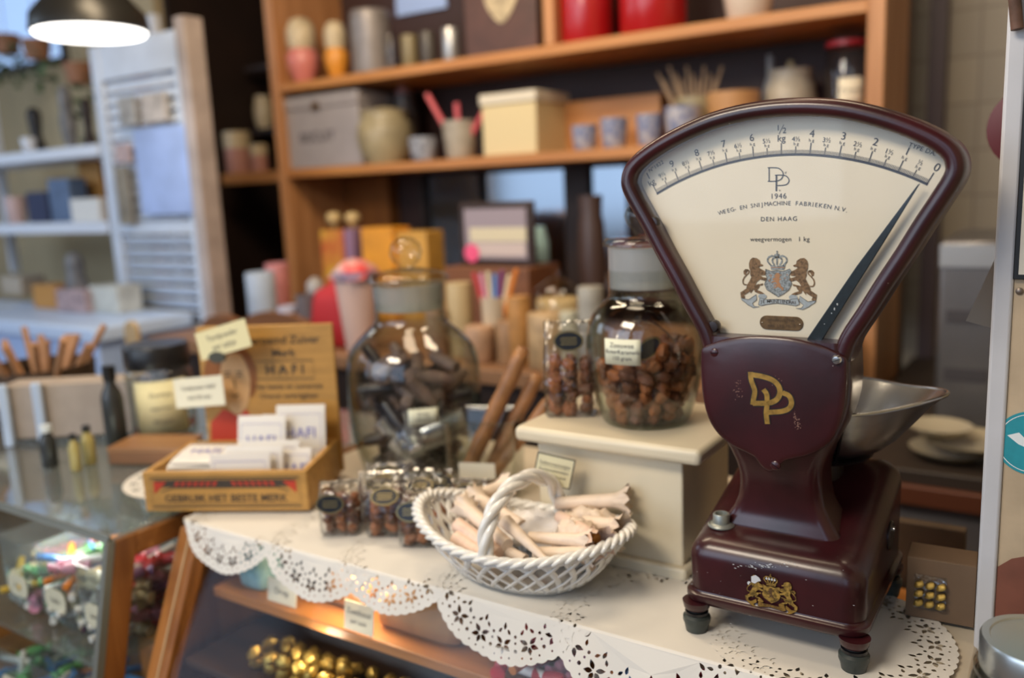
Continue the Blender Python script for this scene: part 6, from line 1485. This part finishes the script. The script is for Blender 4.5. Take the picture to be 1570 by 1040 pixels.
# white-framed panel on the far right
panel_m = mat('panel_cream', (0.60, 0.46, 0.30), .55, var=.22, vscale=14)
trim_w = mat('panel_trim', (0.62, 0.62, 0.64), .4, var=.1, vscale=10)
dpx = at(1519, 520, y=.96).x
dp = thing('wall_panel', 'cream panel with white metal edge at the far right, bearing a teal sticker', 'panel', (-.0665, .96, 0))
def PX_(px, py, y=.958): q = at(px, py, y=y); return q.x + .0665, q.z
box_at('edge_trim', trim_w, dp, .0, .0175, -.004, .05, 0.0, 1.95, .003)
box_at('board', panel_m, dp, .0178, .50, 0, .045, 0.0, 1.95, 0)
x0, z0 = PX_(1555, 428)
fr_ = box_at('framed_notice', mat('notice_black', (.012, .012, .012), .4), dp, x0 - .001, .45, -.006, -.0005, z0, 1.95, .0008)
box_at('notice_paper', mat('notice_paper', (.72, .68, .58), .6), fr_, x0 + .0035, .44, -.0072, -.0062, z0 + .005, 1.94, 0)
x, z = PX_(1563, 447)
sc1 = MB().lathe([(0, 0), (.0035, 0), (.0035, .001), (.002, .002), (0, .0022)], 16, T(x, -.0005, z) @ RX(PI / 2)).build('bolt', mat('bolt', (.25, .2, .16), .4, metal=.7), dp)
x, z = PX_(1583, 681)
teal = mat('sticker_teal', (0.03, 0.33, 0.40), .4, var=.15, vscale=60)
stk = MB().lathe([(0, 0), (.0325, 0), (.0325, .0006), (0, .0006)], 48, T(x, -.0005, z) @ RX(PI / 2)).build('teal_sticker', teal, dp)
g = MB(); stroke(g, [(.0295 * math.cos(2 * PI * k / 48), .0295 * math.sin(2 * PI * k / 48)) for k in range(48)], .0008, T(x, -.0014, z) @ FACE, True)
P = [(-.022, .006), (-.012, .010), (-.004, .002), (.010, .012), (.004, .0), (.012, -.012), (-.002, -.006), (-.012, -.002)]; mb_ = cdt_mesh([P], []); g.add([(v.x, v.y, 0) for v in mb_.v], mb_.f, T(x, -.0014, z) @ FACE)
g.build('white_bird_mark', mat('sticker_white', (.8, .85, .85), .5), stk, smooth=False)
xa1, za1 = PX_(1517, 868); xa2, za2 = PX_(1570, 835)
P = [(.0178, za1 - .35)] + [(.0178 + i * .012, za1 + (za2 - za1) * min(1, i / 3) + .004 * math.sin(i * 2.7)) for i in range(12)] + [(.16, za1 - .35)]
q = cdt_mesh([P], []); o = MB(); o.add([(v.x, -.0008, v.y) for v in q.v], q.f); o.build('brown_paint_patch', mat('patch_brown', (.22, .075, .045), .6, var=.3, vscale=20), dp, smooth=False)
x, z = PX_(1552, 60)
MB().tube([(.006, -.01, 1.80), (.007, -.012, 1.66), (.005, -.010, 1.60), (.009, -.012, 1.57)], .0055, 10).build('rusty_hinge', mat('rust', (.14, .07, .045), .7, var=.4, vscale=80), dp)
# thin board corner jutting out behind the panel edge, dark red tin lid and the knob
q = [at(*p, y=1.05) for p in ((1481, 492), (1524, 400), (1530, 505))]
o = MB().prism([(v.x, v.z) for v in q], 0, .002, T(0, 1.05, 0) @ FACE).build('card_corner', mat('card_grey', (.42, .37, .30), .6), None, smooth=False); tag(o, 'grey card corner jutting out left of the white panel edge', 'card')
q = at(1585, 195, y=1.30); o = MB().lathe([(0, 0), (.050, 0), (.052, .01), (0, .02)], 32, T(q.x, 1.3, q.z) @ RX(PI / 2)).build('red_plate', mat('plate_red', (.12, .015, .02), .5), None); tag(o, 'dark red round plate hanging behind the panel edge, upper right', 'plate')
# jar in the near right corner
q = at(1553, 900, y=.80); 
sdz = .885
sd = box_at('side_stand', wood_dark, None, -.045, .30, .66, .945, 0, sdz, .003); tag(sd, 'dark stand under the metal-lidded jar at the lower right', 'stand')
s = SCL((q.x, .80, q.z)); R_ = .050
nj = thing('storage_jar', 'clear glass jar with brushed metal lid in the lower right corner', 'jar', (-.0040, .80, sdz + .001))
zl1 = 1.018 - sdz; zl2 = 1.050 - sdz
MB().lathe([(0, 0), (R_ * .95, 0), (R_ * 1.08, .008), (R_ * 1.12, zl1 * .7), (R_ * 1.05, zl1 * .9), (R_ * .93, zl1), (R_ * .90, zl1), (R_ * 1.02, zl1 * .88), (R_ * 1.08, zl1 * .68), (R_ * 1.03, .012), (0, .008)], 48).build('glass_body', jar_g, nj, sharp=80)
MB().lathe([(R_ * .95, zl1 - .004), (R_ * 1.02, zl1 - .002), (R_ * 1.02, zl1 + .002), (R_ * .95, zl1 + .003)], 48).build('glass_collar', jar_g, nj)
MB().lathe([(0, zl1 + .003), (R_ * .93, zl1 + .003), (R_ * .95, zl1 + .006), (R_ * .95, zl2 - .003), (R_ * .92, zl2), (R_ * .80, zl2), (R_ * .78, zl2 - .0015), (0, zl2 - .0015)], 48).build('metal_lid', mat('lid_metal', (.58, .62, .62), .28, metal=.9, var=.1, vscale=6), nj)
for p in protos + lump_meshes + lq:
    if p.parent is None and 'label' not in p: bpy.data.objects.remove(p)
